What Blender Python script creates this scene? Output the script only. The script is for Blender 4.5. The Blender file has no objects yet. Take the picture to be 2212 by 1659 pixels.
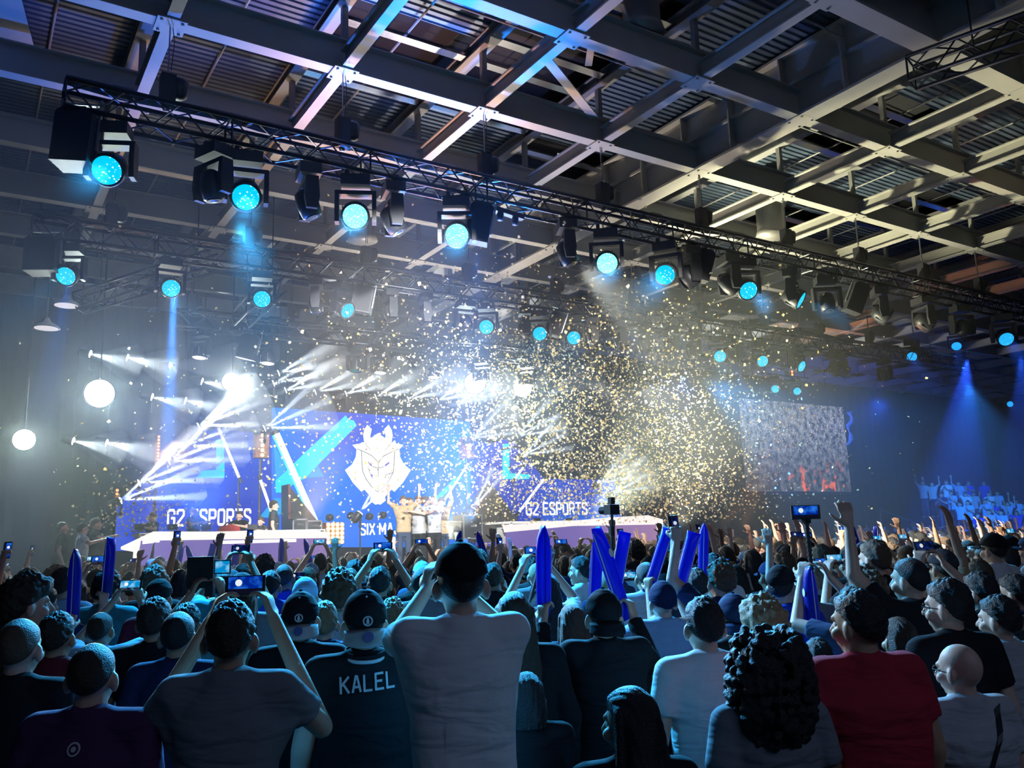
import bpy, bmesh, math, random
import numpy as np
from mathutils import Vector, Matrix, Euler

random.seed(7)
RNG = np.random.default_rng(11)
SC = bpy.context.scene
COL = SC.collection

# ------------------------------------------------------------------ camera, world, large lights, exposure
CAM_Z = 1.90
FPX = 1841.0
YAW, PITCH, ROLL = math.radians(32.93), math.radians(10.355), math.radians(-1.838)
def cam_axes():
    cy, sy, cp, sp = math.cos(YAW), math.sin(YAW), math.cos(PITCH), math.sin(PITCH)
    f = Vector((sy*cp, cy*cp, sp)); r = Vector((cy, -sy, 0)); u = r.cross(f)
    c, s = math.cos(ROLL), math.sin(ROLL)
    return c*r + s*u, -s*r + c*u, f
CR, CU, CF = cam_axes()
cd = bpy.data.cameras.new('camera'); cam = bpy.data.objects.new('camera', cd); COL.objects.link(cam)
cam.matrix_world = Matrix(((CR.x, CU.x, -CF.x, 0), (CR.y, CU.y, -CF.y, 0), (CR.z, CU.z, -CF.z, CAM_Z), (0, 0, 0, 1)))
cd.sensor_width = 36; cd.lens = FPX/2212*36; cd.clip_start = 0.05; cd.clip_end = 200
SC.camera = cam
SC.view_settings.view_transform = 'Standard'
SC.view_settings.look = 'None'
SC.view_settings.gamma = 1
SC.view_settings.use_curve_mapping = False
SC.view_settings.exposure = 0.0
w = bpy.data.worlds.new('hall_air'); SC.world = w; w.use_nodes = True
w.node_tree.nodes['Background'].inputs[0].default_value = (0.05, 0.09, 0.2, 1)
w.node_tree.nodes['Background'].inputs[1].default_value = 0.05
cy_ = SC.cycles
cy_.max_bounces = 4; cy_.diffuse_bounces = 2; cy_.glossy_bounces = 2; cy_.transmission_bounces = 3; cy_.volume_bounces = 0
cy_.transparent_max_bounces = 6; cy_.use_denoising = True; cy_.use_light_tree = True
cy_.caustics_reflective = False; cy_.caustics_refractive = False
cy_.sample_clamp_indirect = 4.0; cy_.sample_clamp_direct = 0
cy_.use_adaptive_sampling = True; cy_.adaptive_threshold = 0.03

def ray(px, py):
    return CF + CR*((px-1106)/FPX) - CU*((py-829.5)/FPX)
def at_y(px, py, y):
    d = ray(px, py); return Vector((0, 0, CAM_Z)) + d*(y/d.y)
def at_z(px, py, z):
    d = ray(px, py); return Vector((0, 0, CAM_Z)) + d*((z-CAM_Z)/d.z)
def at_d(px, py, dist):
    return Vector((0, 0, CAM_Z)) + ray(px, py)*dist

def spot(name, loc, target, power, color, angle, blend=0.25, radius=0.06, parent=None):
    ld = bpy.data.lights.new(name, 'SPOT'); ld.energy = power; ld.color = color
    ld.spot_size = math.radians(angle); ld.spot_blend = blend; ld.shadow_soft_size = radius
    o = bpy.data.objects.new(name, ld); COL.objects.link(o)
    loc, target = Vector(loc), Vector(target)
    o.matrix_world = Matrix.Translation(loc) @ (target-loc).to_track_quat('-Z', 'Y').to_matrix().to_4x4()
    return o
def area(name, loc, target, power, color, sx, sy):
    ld = bpy.data.lights.new(name, 'AREA'); ld.energy = power; ld.color = color
    ld.shape = 'RECTANGLE'; ld.size = sx; ld.size_y = sy
    o = bpy.data.objects.new(name, ld); COL.objects.link(o)
    loc, target = Vector(loc), Vector(target)
    o.matrix_world = Matrix.Translation(loc) @ (target-loc).to_track_quat('-Z', 'Y').to_matrix().to_4x4()
    return o

# soft fill added behind the camera to lift the audience's backs; no fixture
area('rear_fill', (3, -5, 6.5), (6, 6, 1.2), 85, (0.45, 0.6, 1.0), 8, 2.5)
# unseen spots added to light and tint the roof steel from below
spot('roof_fill', (11.0, 14.2, 2.2), (14.5, 8.6, 8.6), 8500, (0.98, 0.95, 0.62), 64, 0.6, 0.15)
spot('roof_fill', (16.0, 17.0, 1.9), (15.5, 12.6, 8.6), 2200, (1.0, 0.9, 0.65), 60, 0.7, 0.15)
spot('roof_fill', (5.0, 14.2, 2.2), (5.0, 10.1, 8.3), 3600, (1.0, 0.52, 0.42), 42, 0.8, 0.12)
spot('roof_fill', (6.6, 14.2, 2.2), (7.2, 10.3, 8.3), 1100, (1.0, 0.60, 0.45), 30, 0.8, 0.12)
spot('roof_fill', (2.6, 14.8, 2.2), (2.6, 13.4, 8.3), 900, (1.0, 0.52, 0.25), 46, 0.8, 0.12)
spot('roof_fill', (9.0, 16.6, 2.0), (8.5, 13.2, 8.3), 2600, (1.0, 0.86, 0.72), 95, 0.8, 0.12)
spot('roof_fill', (14.0, 16.5, 1.9), (23.0, 11.0, 8.5), 1500, (1.0, 0.34, 0.12), 16, 0.6, 0.12)
spot('roof_fill', (17.0, 16.5, 1.9), (16.0, 6.3, 9.3), 1500, (1.0, 0.3, 0.12), 15, 0.5, 0.12)
spot('roof_fill', (7.0, 12.2, 2.2), (4.7, 8.7, 9.2), 15000, (0.01, 0.22, 1.0), 34, 0.9, 0.12)
spot('roof_fill', (7.0, 13.5, 2.2), (6.0, 8.0, 9.2), 1600, (0.08, 0.26, 1.0), 70, 0.8, 0.12)
spot('roof_fill', (3.0, 13.0, 2.2), (0.8, 8.0, 9.0), 2600, (0.04, 0.18, 1.0), 84, 0.8, 0.12)

# added mid-air spots without fixtures: fill on the crowd, blue on the back wall
spot('crowd_fill', (7.2, 9.2, 5.7), (16.0, 8.4, 1.2), 10000, (1.0, 0.95, 0.80), 60, 0.7, 0.12)
spot('crowd_fill', (14.0, 13.6, 5.3), (17.0, 9.5, 1.4), 4500, (0.05, 0.42, 1.0), 70, 0.6, 0.12)
spot('crowd_fill', (2.5, 9.4, 5.5), (3.2, 6.6, 1.4), 7500, (0.03, 0.45, 1.0), 62, 0.6, 0.12)
spot('roof_fill', (18.5, 17.0, 1.9), (23.0, 17.0, 8.4), 2200, (1.0, 0.36, 0.14), 26, 0.6, 0.12)
spot('crowd_fill', (3.4, 9.3, 5.6), (4.2, 2.2, 1.5), 1300, (1.0, 0.9, 0.7), 34, 0.7, 0.12)
spot('blue_fill', (23.0, 15.2, 5.6), (31.0, 24.0, 3.0), 3800, (0.015, 0.10, 1.0), 80, 0.8, 0.12)
spot('blue_fill', (15.0, 15.2, 5.6), (21.0, 24.0, 4.0), 1500, (0.03, 0.22, 1.0), 80, 0.8, 0.12)

# ------------------------------------------------------------------ materials
MATS = {}
def principled(name, color, rough=0.6, metal=0.0, var=0.12, scale=8.0, bump=0.0, bscale=60.0, spec=0.5, emit=None, estr=0.0):
    if name in MATS: return MATS[name]
    m = bpy.data.materials.new(name); m.use_nodes = True; nt = m.node_tree; b = nt.nodes['Principled BSDF']
    tc = nt.nodes.new('ShaderNodeTexCoord')
    n = nt.nodes.new('ShaderNodeTexNoise'); n.inputs['Scale'].default_value = scale; n.inputs['Detail'].default_value = 3
    nt.links.new(tc.outputs['Object'], n.inputs['Vector'])
    mx = nt.nodes.new('ShaderNodeMix'); mx.data_type = 'RGBA'
    c = color
    mx.inputs[6].default_value = (c[0]*(1-var), c[1]*(1-var), c[2]*(1-var), 1)
    mx.inputs[7].default_value = (min(1, c[0]*(1+var)), min(1, c[1]*(1+var)), min(1, c[2]*(1+var)), 1)
    nt.links.new(n.outputs['Fac'], mx.inputs[0]); nt.links.new(mx.outputs[2], b.inputs['Base Color'])
    b.inputs['Roughness'].default_value = rough; b.inputs['Metallic'].default_value = metal
    b.inputs['Specular IOR Level'].default_value = spec
    if bump > 0:
        n2 = nt.nodes.new('ShaderNodeTexNoise'); n2.inputs['Scale'].default_value = bscale; n2.inputs['Detail'].default_value = 4
        nt.links.new(tc.outputs['Object'], n2.inputs['Vector'])
        bp = nt.nodes.new('ShaderNodeBump'); bp.inputs['Strength'].default_value = bump; bp.inputs['Distance'].default_value = 0.02
        nt.links.new(n2.outputs['Fac'], bp.inputs['Height']); nt.links.new(bp.outputs['Normal'], b.inputs['Normal'])
    if emit is not None:
        b.inputs['Emission Color'].default_value = (*emit, 1); b.inputs['Emission Strength'].default_value = estr
    MATS[name] = m; return m
def emissive(name, color, strength, sample='NONE'):
    if name in MATS: return MATS[name]
    m = bpy.data.materials.new(name); m.use_nodes = True; nt = m.node_tree
    nt.nodes.remove(nt.nodes['Principled BSDF'])
    e = nt.nodes.new('ShaderNodeEmission'); e.inputs[0].default_value = (*color, 1); e.inputs[1].default_value = strength
    nt.links.new(e.outputs[0], nt.nodes['Material Output'].inputs[0])
    m.cycles.emission_sampling = sample
    MATS[name] = m; return m
def lens_mat(name, base, cell, strength, scale=38.0, thr=0.5):
    """glowing lens face: bright LED cells on a saturated base"""
    m = bpy.data.materials.new(name); m.use_nodes = True; nt = m.node_tree
    nt.nodes.remove(nt.nodes['Principled BSDF'])
    tc = nt.nodes.new('ShaderNodeTexCoord'); v = nt.nodes.new('ShaderNodeTexVoronoi'); v.inputs['Scale'].default_value = scale
    n = nt.nodes.new('ShaderNodeTexNoise'); n.inputs['Scale'].default_value = 9
    oi = nt.nodes.new('ShaderNodeObjectInfo'); va = nt.nodes.new('ShaderNodeVectorMath'); va.operation = 'ADD'
    nt.links.new(tc.outputs['Object'], va.inputs[0]); nt.links.new(oi.outputs['Random'], va.inputs[1]); nt.links.new(va.outputs[0], n.inputs['Vector'])
    nt.links.new(tc.outputs['Object'], v.inputs['Vector'])
    r1 = nt.nodes.new('ShaderNodeMapRange'); r1.inputs[1].default_value = 0.30; r1.inputs[2].default_value = 0.12
    nt.links.new(v.outputs['Distance'], r1.inputs[0])
    r2 = nt.nodes.new('ShaderNodeMapRange'); r2.inputs[1].default_value = thr-0.06; r2.inputs[2].default_value = thr+0.06
    nt.links.new(n.outputs['Fac'], r2.inputs[0])
    mm = nt.nodes.new('ShaderNodeMath'); mm.operation = 'MULTIPLY'; nt.links.new(r1.outputs[0], mm.inputs[0]); nt.links.new(r2.outputs[0], mm.inputs[1])
    mx = nt.nodes.new('ShaderNodeMix'); mx.data_type = 'RGBA'; mx.inputs[6].default_value = (*base, 1); mx.inputs[7].default_value = (*cell, 1)
    nt.links.new(mm.outputs[0], mx.inputs[0])
    e = nt.nodes.new('ShaderNodeEmission'); e.inputs[1].default_value = strength; nt.links.new(mx.outputs[2], e.inputs[0])
    nt.links.new(e.outputs[0], nt.nodes['Material Output'].inputs[0]); m.cycles.emission_sampling = 'NONE'
    MATS[name] = m; return m

M_STEEL = principled('painted_steel', (0.42, 0.41, 0.37), 0.5, 0.0, 0.12, 1.5, 0.05, 8)
M_STEEL2 = principled('painted_steel_dull', (0.27, 0.27, 0.26), 0.55, 0.0, 0.15, 1.5, 0.05, 8)
M_DECK = principled('galvanised_deck', (0.10, 0.14, 0.20), 0.42, 0.35, 0.3, 1.3, 0.08, 5)
M_DARKHOLE = principled('dark_void', (0.012, 0.013, 0.018), 0.9)
M_TRUSS = principled('black_truss_metal', (0.045, 0.047, 0.055), 0.32, 0.6, 0.2, 20)
M_BLACK = principled('black_plastic', (0.02, 0.021, 0.025), 0.45, 0.0, 0.2, 25, 0.05, 90)
M_GREYMETAL = principled('worn_grey_metal', (0.3, 0.31, 0.33), 0.35, 0.7, 0.15, 12)
M_CHROME = principled('bright_metal', (0.75, 0.76, 0.78), 0.2, 1.0, 0.05, 10)
M_DRAPE = principled('dark_drape', (0.007, 0.009, 0.014), 0.95, 0.0, 0.3, 2.5, 0.3, 6)
M_FLOOR = principled('hall_floor', (0.06, 0.06, 0.065), 0.7, 0.0, 0.3, 1.2, 0.1, 30)
M_STAGE = principled('black_stage_deck', (0.03, 0.03, 0.034), 0.5, 0.0, 0.2, 4)
M_WHITE = principled('white_laminate', (0.8, 0.78, 0.74), 0.4, 0.0, 0.03, 3)
M_DUCT = principled('duct_sheet_metal', (0.36, 0.35, 0.32), 0.4, 0.4, 0.12, 4)

# ------------------------------------------------------------------ mesh builder
class MB:
    def __init__(s): s.v = []; s.f = []
    def add(s, vs, fs):
        o = len(s.v); s.v += [tuple(v) for v in vs]; s.f += [tuple(i+o for i in f) for f in fs]; return s
    def box(s, c, d, rot=None):
        hx, hy, hz = d[0]/2, d[1]/2, d[2]/2; R = rot.to_matrix() if rot is not None else None
        vs = []
        for x, y, z in ((-1,-1,-1),(1,-1,-1),(1,1,-1),(-1,1,-1),(-1,-1,1),(1,-1,1),(1,1,1),(-1,1,1)):
            p = Vector((x*hx, y*hy, z*hz)); p = R @ p if R else p
            vs.append(p+Vector(c))
        return s.add(vs, [(0,3,2,1),(4,5,6,7),(0,1,5,4),(1,2,6,5),(2,3,7,6),(3,0,4,7)])
    def tube(s, a, b, r0, r1=None, n=8, cap=True):
        a, b = Vector(a), Vector(b); r1 = r0 if r1 is None else r1
        q = (b-a).to_track_quat('Z', 'Y') if (b-a).length > 1e-9 else Matrix.Identity(3).to_quaternion()
        vs = []
        for p, r in ((a, r0), (b, r1)):
            for i in range(n):
                t = 2*math.pi*i/n; vs.append(p + q @ Vector((r*math.cos(t), r*math.sin(t), 0)))
        fs = [(i, (i+1) % n, n+(i+1) % n, n+i) for i in range(n)]
        if cap: fs += [tuple(range(n-1, -1, -1)), tuple(range(n, 2*n))]
        return s.add(vs, fs)
    def path(s, pts, r, n=6):
        pts = [Vector(p) for p in pts]; rs = r if isinstance(r, (list, tuple)) else [r]*len(pts)
        vs = []; fs = []; up = None
        for k, p in enumerate(pts):
            t = (pts[min(k+1, len(pts)-1)]-pts[max(k-1, 0)]).normalized()
            if up is None: up = t.orthogonal().normalized()
            up = (up - t*up.dot(t)).normalized(); sd = t.cross(up)
            for i in range(n):
                a = 2*math.pi*i/n; vs.append(p + (up*math.cos(a)+sd*math.sin(a))*rs[k])
        for k in range(len(pts)-1):
            for i in range(n): fs.append((k*n+i, k*n+(i+1) % n, (k+1)*n+(i+1) % n, (k+1)*n+i))
        fs += [tuple(range(n-1, -1, -1)), tuple(range((len(pts)-1)*n, len(pts)*n))]
        return s.add(vs, fs)
    def lathe(s, prof, n=16, M=None):
        """profile [(r, z)] about local Z, closed at the ends"""
        M = M or Matrix.Identity(4); vs = []; fs = []
        for r, z in prof:
            for i in range(n):
                t = 2*math.pi*i/n; vs.append(M @ Vector((r*math.cos(t), r*math.sin(t), z)))
        for k in range(len(prof)-1):
            for i in range(n): fs.append((k*n+i, k*n+(i+1) % n, (k+1)*n+(i+1) % n, (k+1)*n+i))
        fs += [tuple(range(n-1, -1, -1)), tuple(range((len(prof)-1)*n, len(prof)*n))]
        return s.add(vs, fs)
    def prism(s, pts, off):
        """planar polygon pts extruded by vector off"""
        n = len(pts); off = Vector(off); pts = [Vector(p) for p in pts]
        return s.add(pts+[p+off for p in pts], [tuple(range(n-1, -1, -1)), tuple(range(n, 2*n))]+[(i, (i+1) % n, n+(i+1) % n, n+i) for i in range(n)])
    def mesh(s, name, mat=None, smooth=False):
        me = bpy.data.meshes.new(name); me.from_pydata(s.v, [], s.f); me.update()
        bm = bmesh.new(); bm.from_mesh(me); bmesh.ops.recalc_face_normals(bm, faces=bm.faces); bm.to_mesh(me); bm.free()
        if mat: me.materials.append(mat)
        if smooth:
            me.polygons.foreach_set('use_smooth', [True]*len(me.polygons))
        return me
    def build(s, name, mat, parent=None, smooth=False):
        return link(name, s.mesh(name, mat, smooth), parent)
def link(name, me, parent=None):
    o = bpy.data.objects.new(name, me); COL.objects.link(o)
    if parent is not None: o.parent = parent
    return o
def tag(o, label=None, cat=None, group=None, kind=None):
    if label: o['label'] = label
    if cat: o['category'] = cat
    if group: o['group'] = group
    if kind: o['kind'] = kind
    return o
def empty(name, loc, label=None, cat=None, group=None, kind=None, rz=0):
    o = bpy.data.objects.new(name, None); COL.objects.link(o); o.location = loc; o.rotation_euler = (0, 0, rz); o.empty_display_size = 0.1
    return tag(o, label, cat, group, kind)
ORD = ['first','second','third','fourth','fifth','sixth','seventh','eighth','ninth','tenth','eleventh','twelfth','thirteenth','fourteenth','fifteenth','sixteenth','seventeenth','eighteenth','nineteenth','twentieth']
def nth(k):
    if k < 20: return ORD[k]
    tens = {2:'twenty',3:'thirty',4:'forty',5:'fifty',6:'sixty',7:'seventy',8:'eighty',9:'ninety'}
    tie = {2:'twentieth',3:'thirtieth',4:'fortieth',5:'fiftieth',6:'sixtieth',7:'seventieth',8:'eightieth',9:'ninetieth'}
    n = k+1; return tie[n//10] if n % 10 == 0 else tens[n//10]+'-'+ORD[n % 10-1]
# ------------------------------------------------------------------ hall shell
HX0, HX1, HY0, HY1, HZ = -9.0, 46.0, -9.0, 24.5, 9.75
fl = MB().box(((HX0+HX1)/2, (HY0+HY1)/2, -0.1), (HX1-HX0, HY1-HY0, 0.2)).build('floor', M_FLOOR); tag(fl, kind='structure')
def wall(name, pts, n):
    mb = MB(); mb.prism(pts, n); o = mb.build(name, M_DRAPE); tag(o, kind='structure')
def drape_wall(name, a, b, h):
    """a wall hung with a pleated dark drape"""
    a, b = Vector(a), Vector(b); L = (b-a).length; d = (b-a)/L; nrm = Vector((-d.y, d.x, 0)); n = int(L/0.18)
    vs = []; fs = []
    for i in range(n+1):
        p = a + d*(L*i/n) + nrm*(0.008*math.sin(i*1.9)+0.006*math.sin(i*0.7))
        vs += [p, p+Vector((0, 0, h)), p-nrm*0.2, p-nrm*0.2+Vector((0, 0, h))]
    for i in range(n):
        k = 4*i; fs += [(k, k+4, k+5, k+1), (k+2, k+3, k+7, k+6), (k+1, k+5, k+7, k+3)]
    o = MB().add(vs, fs).build(name, M_DRAPE); tag(o, kind='structure')
drape_wall('wall_back', (HX1, HY1, 0), (HX0, HY1, 0), HZ)
drape_wall('wall_right', (HX1, HY0, 0), (HX1, HY1, 0), HZ)
drape_wall('wall_left', (HX0, HY1, 0), (HX0, HY0, 0), HZ)
drape_wall('wall_front', (HX0, HY0, 0), (HX1, HY0, 0), HZ)

# ceiling: roof slab parent, steel grid and corrugated deck panels as its parts
NX0, PIT = 1.725, 2.2
ZB = CAM_Z+6.25                 # underside of the steel grid
def nx(k): return NX0+PIT*k
def ny(j): return 10.0+PIT*j
ce = MB().box(((HX0+HX1)/2, (HY0+HY1)/2, HZ+0.1), (HX1-HX0, HY1-HY0, 0.2)).build('ceiling', M_DARKHOLE); tag(ce, kind='structure')
def ibeam(L, h, fw, ft=0.022, wt=0.016):
    """I-section along X from 0 to L, underside at z=0"""
    mb = MB(); mb.box((L/2, 0, ft/2), (L, fw, ft)); mb.box((L/2, 0, h-ft/2), (L, fw, ft)); mb.box((L/2, 0, h/2), (L, wt, h-2*ft+0.002)); return mb
KX = list(range(-4, 20)); JY = list(range(-6, 7))
GL = HX1-HX0
g_me = ibeam(GL, 0.46, 0.19).mesh('girder', M_STEEL)
g_big = ibeam(GL, 0.95, 0.3, 0.03).mesh('girder_deep', M_STEEL)
def set_obj(name, me, loc, rz=0, parent=ce):
    o = link(name, me, parent); o.location = loc; o.rotation_euler = (0, 0, rz); return o
for j in JY:
    if j == -2: set_obj('girder', g_big, (HX0, ny(j), ZB-0.02))
    else: set_obj('girder', g_me, (HX0, ny(j), ZB))
p_me = ibeam(PIT-0.2, 0.26, 0.15).mesh('purlin', M_STEEL)
up_me = ibeam(PIT, 0.2, 0.2).mesh('upper_purlin', M_STEEL2)
post_me = MB().box((0, 0, 0.38), (0.08, 0.08, 0.76)).mesh('post', M_STEEL2)
PLATE = MB()
PLATE.box((0, 0, -0.011), (0.34, 0.34, 0.02))
for sx in (-.12, .12):
    for sy in (-.12, .12): PLATE.tube((sx, sy, -0.02), (sx, sy, -0.045), 0.018, n=6)
pl_me = PLATE.mesh('node_plate', M_STEEL)
KCR = 3                         # the deep plate girder stands in place of this purlin line
for k in KX:
    for j in JY[:-1]:
        if k == KCR+1: continue
        set_obj('purlin', p_me, (nx(k), ny(j)+0.1, ZB+0.003), math.pi/2)
    for j in JY:
        if not (5 > k >= -3 and -4 <= j): pass
        set_obj('node_plate', pl_me, (nx(k), ny(j), ZB-0.002))
        if k != KCR+1 and j != -2: set_obj('post', post_me, (nx(k)+0.02, ny(j), ZB+0.46))
for k in KX:
    if k == KCR+1: continue
    for j in JY[:-1]: set_obj('upper_purlin', up_me, (nx(k), ny(j), ZB+0.98), math.pi/2)
# deep plate girder with stiffeners, running toward the stage
cg = MB(); LY = HY1-HY0
cg.box((0, 0, 0.02), (0.36, LY, 0.04)); cg.box((0, 0, 1.12), (0.34, LY, 0.04)); cg.box((0, 0, 0.57), (0.03, LY, 1.1)); 
cg.box((0, 0, 0.62), (0.2, LY, 0.05))
o = cg.build('plate_girder', M_STEEL, ce); o.location = (nx(KCR+1), (HY0+HY1)/2, ZB-0.02)
st_me = MB().box((0, 0, 0.56), (0.3, 0.025, 1.08)).mesh('stiffener', M_STEEL)
for i in range(26): set_obj('stiffener', st_me, (nx(KCR+1), HY0+1.6+i*1.1, ZB))
# corrugated deck: one panel per bay, a few bays left open and dark
dm = MB(); vs = []; fs = []; nr = 17; RP = 2.2/17; wd = PIT-0.02
prof = [(0, 0), (0.052, 0), (0.066, 0.026), (0.104, 0.026), (0.118, 0)]
ys = [(i*RP+a, b) for i in range(nr) for a, b in prof]+[(nr*RP-0.002, 0)]
for y, z in ys: vs += [(0, y, z), (wd, y, z), (0, y, z+0.008), (wd, y, z+0.008)]
for i in range(len(ys)-1):
    k = 4*i; fs += [(k, k+4, k+5, k+1), (k+2, k+3, k+7, k+6)]
d_me = dm.add(vs, fs).mesh('roof_panel', M_DECK)
OPEN = {(2, -1), (1, 0), (2, 0), (5, -1), (4, -3), (6, 1), (7, 0), (3, 1), (-1, -1), (-2, -1)}
for k in KX[:-1]:
    for j in JY[:-1]:
        if (k, j) in OPEN:
            continue
        set_obj('roof_panel', d_me, (nx(k)+0.01, ny(j), ZB+1.18))
# half-open bays: a strip of deck on the far side plus a metal kerb
strip_me = MB().box((PIT/2, 0, 0), (PIT-0.1, 0.16, 0.05)).mesh('kerb_strip', M_CHROME)
for k, j in OPEN: set_obj('kerb_strip', strip_me, (nx(k), ny(j)+0.35, ZB+1.05)); set_obj('kerb_strip', strip_me, (nx(k), ny(j)+1.9, ZB+1.05))
# diagonal braces and conduit runs
def brace(a, b, wdt=0.14, name='diagonal_brace', mat=M_STEEL):
    mb = MB(); a, b = Vector(a), Vector(b); d = b-a
    mb.box((0, 0, 0), (d.length, wdt, 0.02)); mb.box((0, 0, 0.05), (d.length, 0.02, 0.1))
    o = mb.build(name, mat, ce); o.location = (a+b)/2; o.rotation_euler = d.to_track_quat('X', 'Z').to_euler()
brace((nx(2)+.05, 8.5, ZB+.15), (nx(3)-0.25, 9.8, ZB+.32)); brace((nx(2), 7.0, ZB+.9), (nx(2)+0.9, 8.6, ZB+0.3), 0.1)
brace((nx(-1)+.3, 10.3, ZB+.5), (nx(-1)+.9, 14.0, ZB+.9), 0.4)
cond = MB()
for k in range(-2, 14): cond.tube((nx(k)+1.1, HY0+1, ZB+1.1), (nx(k)+1.1, HY1-1, ZB+1.1), 0.018, n=5)
for j in range(-3, 6): cond.tube((HX0+1, ny(j)+1.3, ZB+0.9), (HX1-1, ny(j)+1.3, ZB+0.9), 0.016, n=5)
o = cond.build('conduit_run', M_STEEL2, ce); tag(o, kind='stuff')

# ------------------------------------------------------------------ ventilation and hall lamps under the roof
def roof_fan(px, py, zz, r, label, mat=M_DUCT, top=ZB+1.1):
    c = at_z(px, py, CAM_Z+zz); e = empty('roof_fan', (c.x, c.y, c.z), label, 'fan', 'fans and vents under the roof')
    h = 0.62
    MB().lathe([(r*1.12, 0), (r, 0.12), (r*.95, 0.14), (r*.95, h), (r*.86, h), (r*.86, 0.13), (r*1.05, 0.01)], 28).build('housing', mat, e, True)
    hub = MB().lathe([(0.02, 0.1), (0.07, 0.12), (0.08, 0.22), (0.03, 0.3)], 12).build('hub', M_GREYMETAL, e, True)
    bl = MB(); bl.box((r*.46, 0, 0), (r*.75, 0.13, 0.012), Euler((0.5, 0, 0))); bme = bl.mesh('blade', M_GREYMETAL)
    for i in range(5):
        o = link('blade', bme, e); o.rotation_euler = (0, 0, i*2*math.pi/5); o.location = (0, 0, 0.2)
    mb = MB(); mb.box((0, 0, (h+top-c.z)/2), (r*1.5, r*1.5, max(0.05, top-c.z-h))); mb.build('duct', mat, e)
    MB().tube((0, 0, 0.14), (0, 0, top-c.z), 0.02).build('drop_rod', M_GREYMETAL, e)
roof_fan(1388, 72, 6.75, 0.27, 'dark round roof fan with visible blades near the top edge of the roof')
roof_fan(1668, 512, 5.95, 0.3, 'pale round roof vent hanging behind the front truss, lit from below')
roof_fan(783, 520, 6.0, 0.27, 'dim round roof vent seen above the second truss, bluish in the haze')
roof_fan(1752, 702, 5.9, 0.33, 'orange-lit round roof vent low over the right end of the second truss')
def pendant(px, py, y, label):
    c = at_y(px, py, y); e = empty('pendant_lamp', c, label, 'lamp', 'dish lamps hanging on the far left')
    MB().lathe([(0.24, 0), (0.2, 0.05), (0.08, 0.12), (0.04, 0.2)], 20).build('shade', M_WHITE, e, True)
    MB().lathe([(0.2, -0.006), (0.2, 0.004)], 20).build('diffuser', emissive('diffuser_glow', (0.95, 0.9, 0.95), 0.75), e)
    MB().tube((0, 0, 0.2), (0, 0, ZB-c.z), 0.012).build('suspension_rod', M_GREYMETAL, e)
pendant(143, 660, 17.5, 'dim dish lamp hanging above, the upper of two at far left')
pendant(100, 709, 17.5, 'bright white dish lamp, the lower of two at far left')
# three white spots on a bar, far right
c = at_y(2146, 634, 15.0); e = empty('spot_bar', c, 'short bar with three small white spots, far right under the roof', 'light bar')
MB().tube((-0.75, 0, 0.1), (0.75, 0, 0.1), 0.03).build('bar', M_BLACK, e)
for i in (-1, 0, 1):
    b = MB().lathe([(0.05, 0), (0.07, 0.1), (0.05, 0.2)], 12).build('can', M_BLACK, e); b.location = (i*0.45, 0, -0.12)
    l = MB().lathe([(0.075, -0.012), (0.075, 0.004)], 12).build('bulb', emissive('spot_glow', (0.8, 0.85, 1), 6), b); l.location = (0, 0, 0)
MB().tube((0, 0, 0.1), (0, 0, ZB-c.z), 0.015).build('drop_rod', M_GREYMETAL, e)

# ------------------------------------------------------------------ trusses
def box_truss(a, b, label, size=0.33, lacing=0.3, cables=True, hung=True):
    a, b = Vector(a), Vector(b); L = (b-a).length
    e = empty('lighting_truss', a, label, 'truss', 'black box trusses under the roof'); e.rotation_euler = (b-a).to_track_quat('X', 'Z').to_euler()
    h = size/2
    for sy in (-h, h):
        for sz in (-h, h): MB().tube((0, sy, sz), (L, sy, sz), 0.029, n=8).build('chord', M_TRUSS, e, True)
    lc = MB(); n = int(L/lacing)
    for i in range(n):
        x0, x1 = i*lacing, (i+1)*lacing; s = 1 if i % 2 else -1
        for t in (-h, h):
            lc.tube((x0, t, -h*s), (x1, t, h*s), 0.011, n=5, cap=False); lc.tube((x0, -h*s, t), (x1, h*s, t), 0.011, n=5, cap=False)
        if i % 6 == 0:
            for p, q in (((x0, -h, -h), (x0, h, -h)), ((x0, -h, h), (x0, h, h)), ((x0, -h, -h), (x0, -h, h)), ((x0, h, -h), (x0, h, h))): lc.tube(p, q, 0.014, n=5)
    o = lc.build('lacing', M_TRUSS, e); tag(o, kind='stuff')
    if cables:
        cb = MB(); r = random.Random(int(L*100))
        for c in range(4):
            pts = []; x = 0.0
            while x < L-0.2:
                pts.append((x, -0.08+0.05*c+r.uniform(-.02, .02), h+0.04+r.uniform(-0.012, 0.03))); x += r.uniform(.3, .7)
            cb.path(pts, 0.028, 5)
        x = 0.6
        while x < L-1:
            cb.lathe([(0.02, -0.2), (0.07, -0.1), (0.075, 0.1), (0.02, 0.2)], 7, Matrix.Translation((x, 0.0, h+0.06)) @ Matrix.Rotation(math.pi/2, 4, 'Y')); x += r.uniform(.7, 2)
        o = cb.build('cable_run', M_BLACK, e); tag(o, kind='stuff')
    if not cables:
        for t in (.15, .85):
            p = a+(b-a)*t; o = MB().tube((0, 0, 0), (0, 0, ZB+1.175-p.z), 0.012, n=5).build('drop_cable', M_BLACK, e); o.matrix_parent_inverse = e.matrix_basis.inverted(); o.location = p
    return e
T1Y, T1Z = 10.0, CAM_Z+5.0
T2Y, T2Z = 14.4, CAM_Z+4.96
T3Y, T3Z = 18.8, CAM_Z+4.90
box_truss((0.65, T1Y, T1Z), (23.5, T1Y, T1Z), 'front black box truss with cyan spots, nearest the audience')
box_truss((0.62, T2Y, T2Z), (27.0, T2Y, T2Z), 'second black box truss with cyan spots, behind the front truss')
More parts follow.
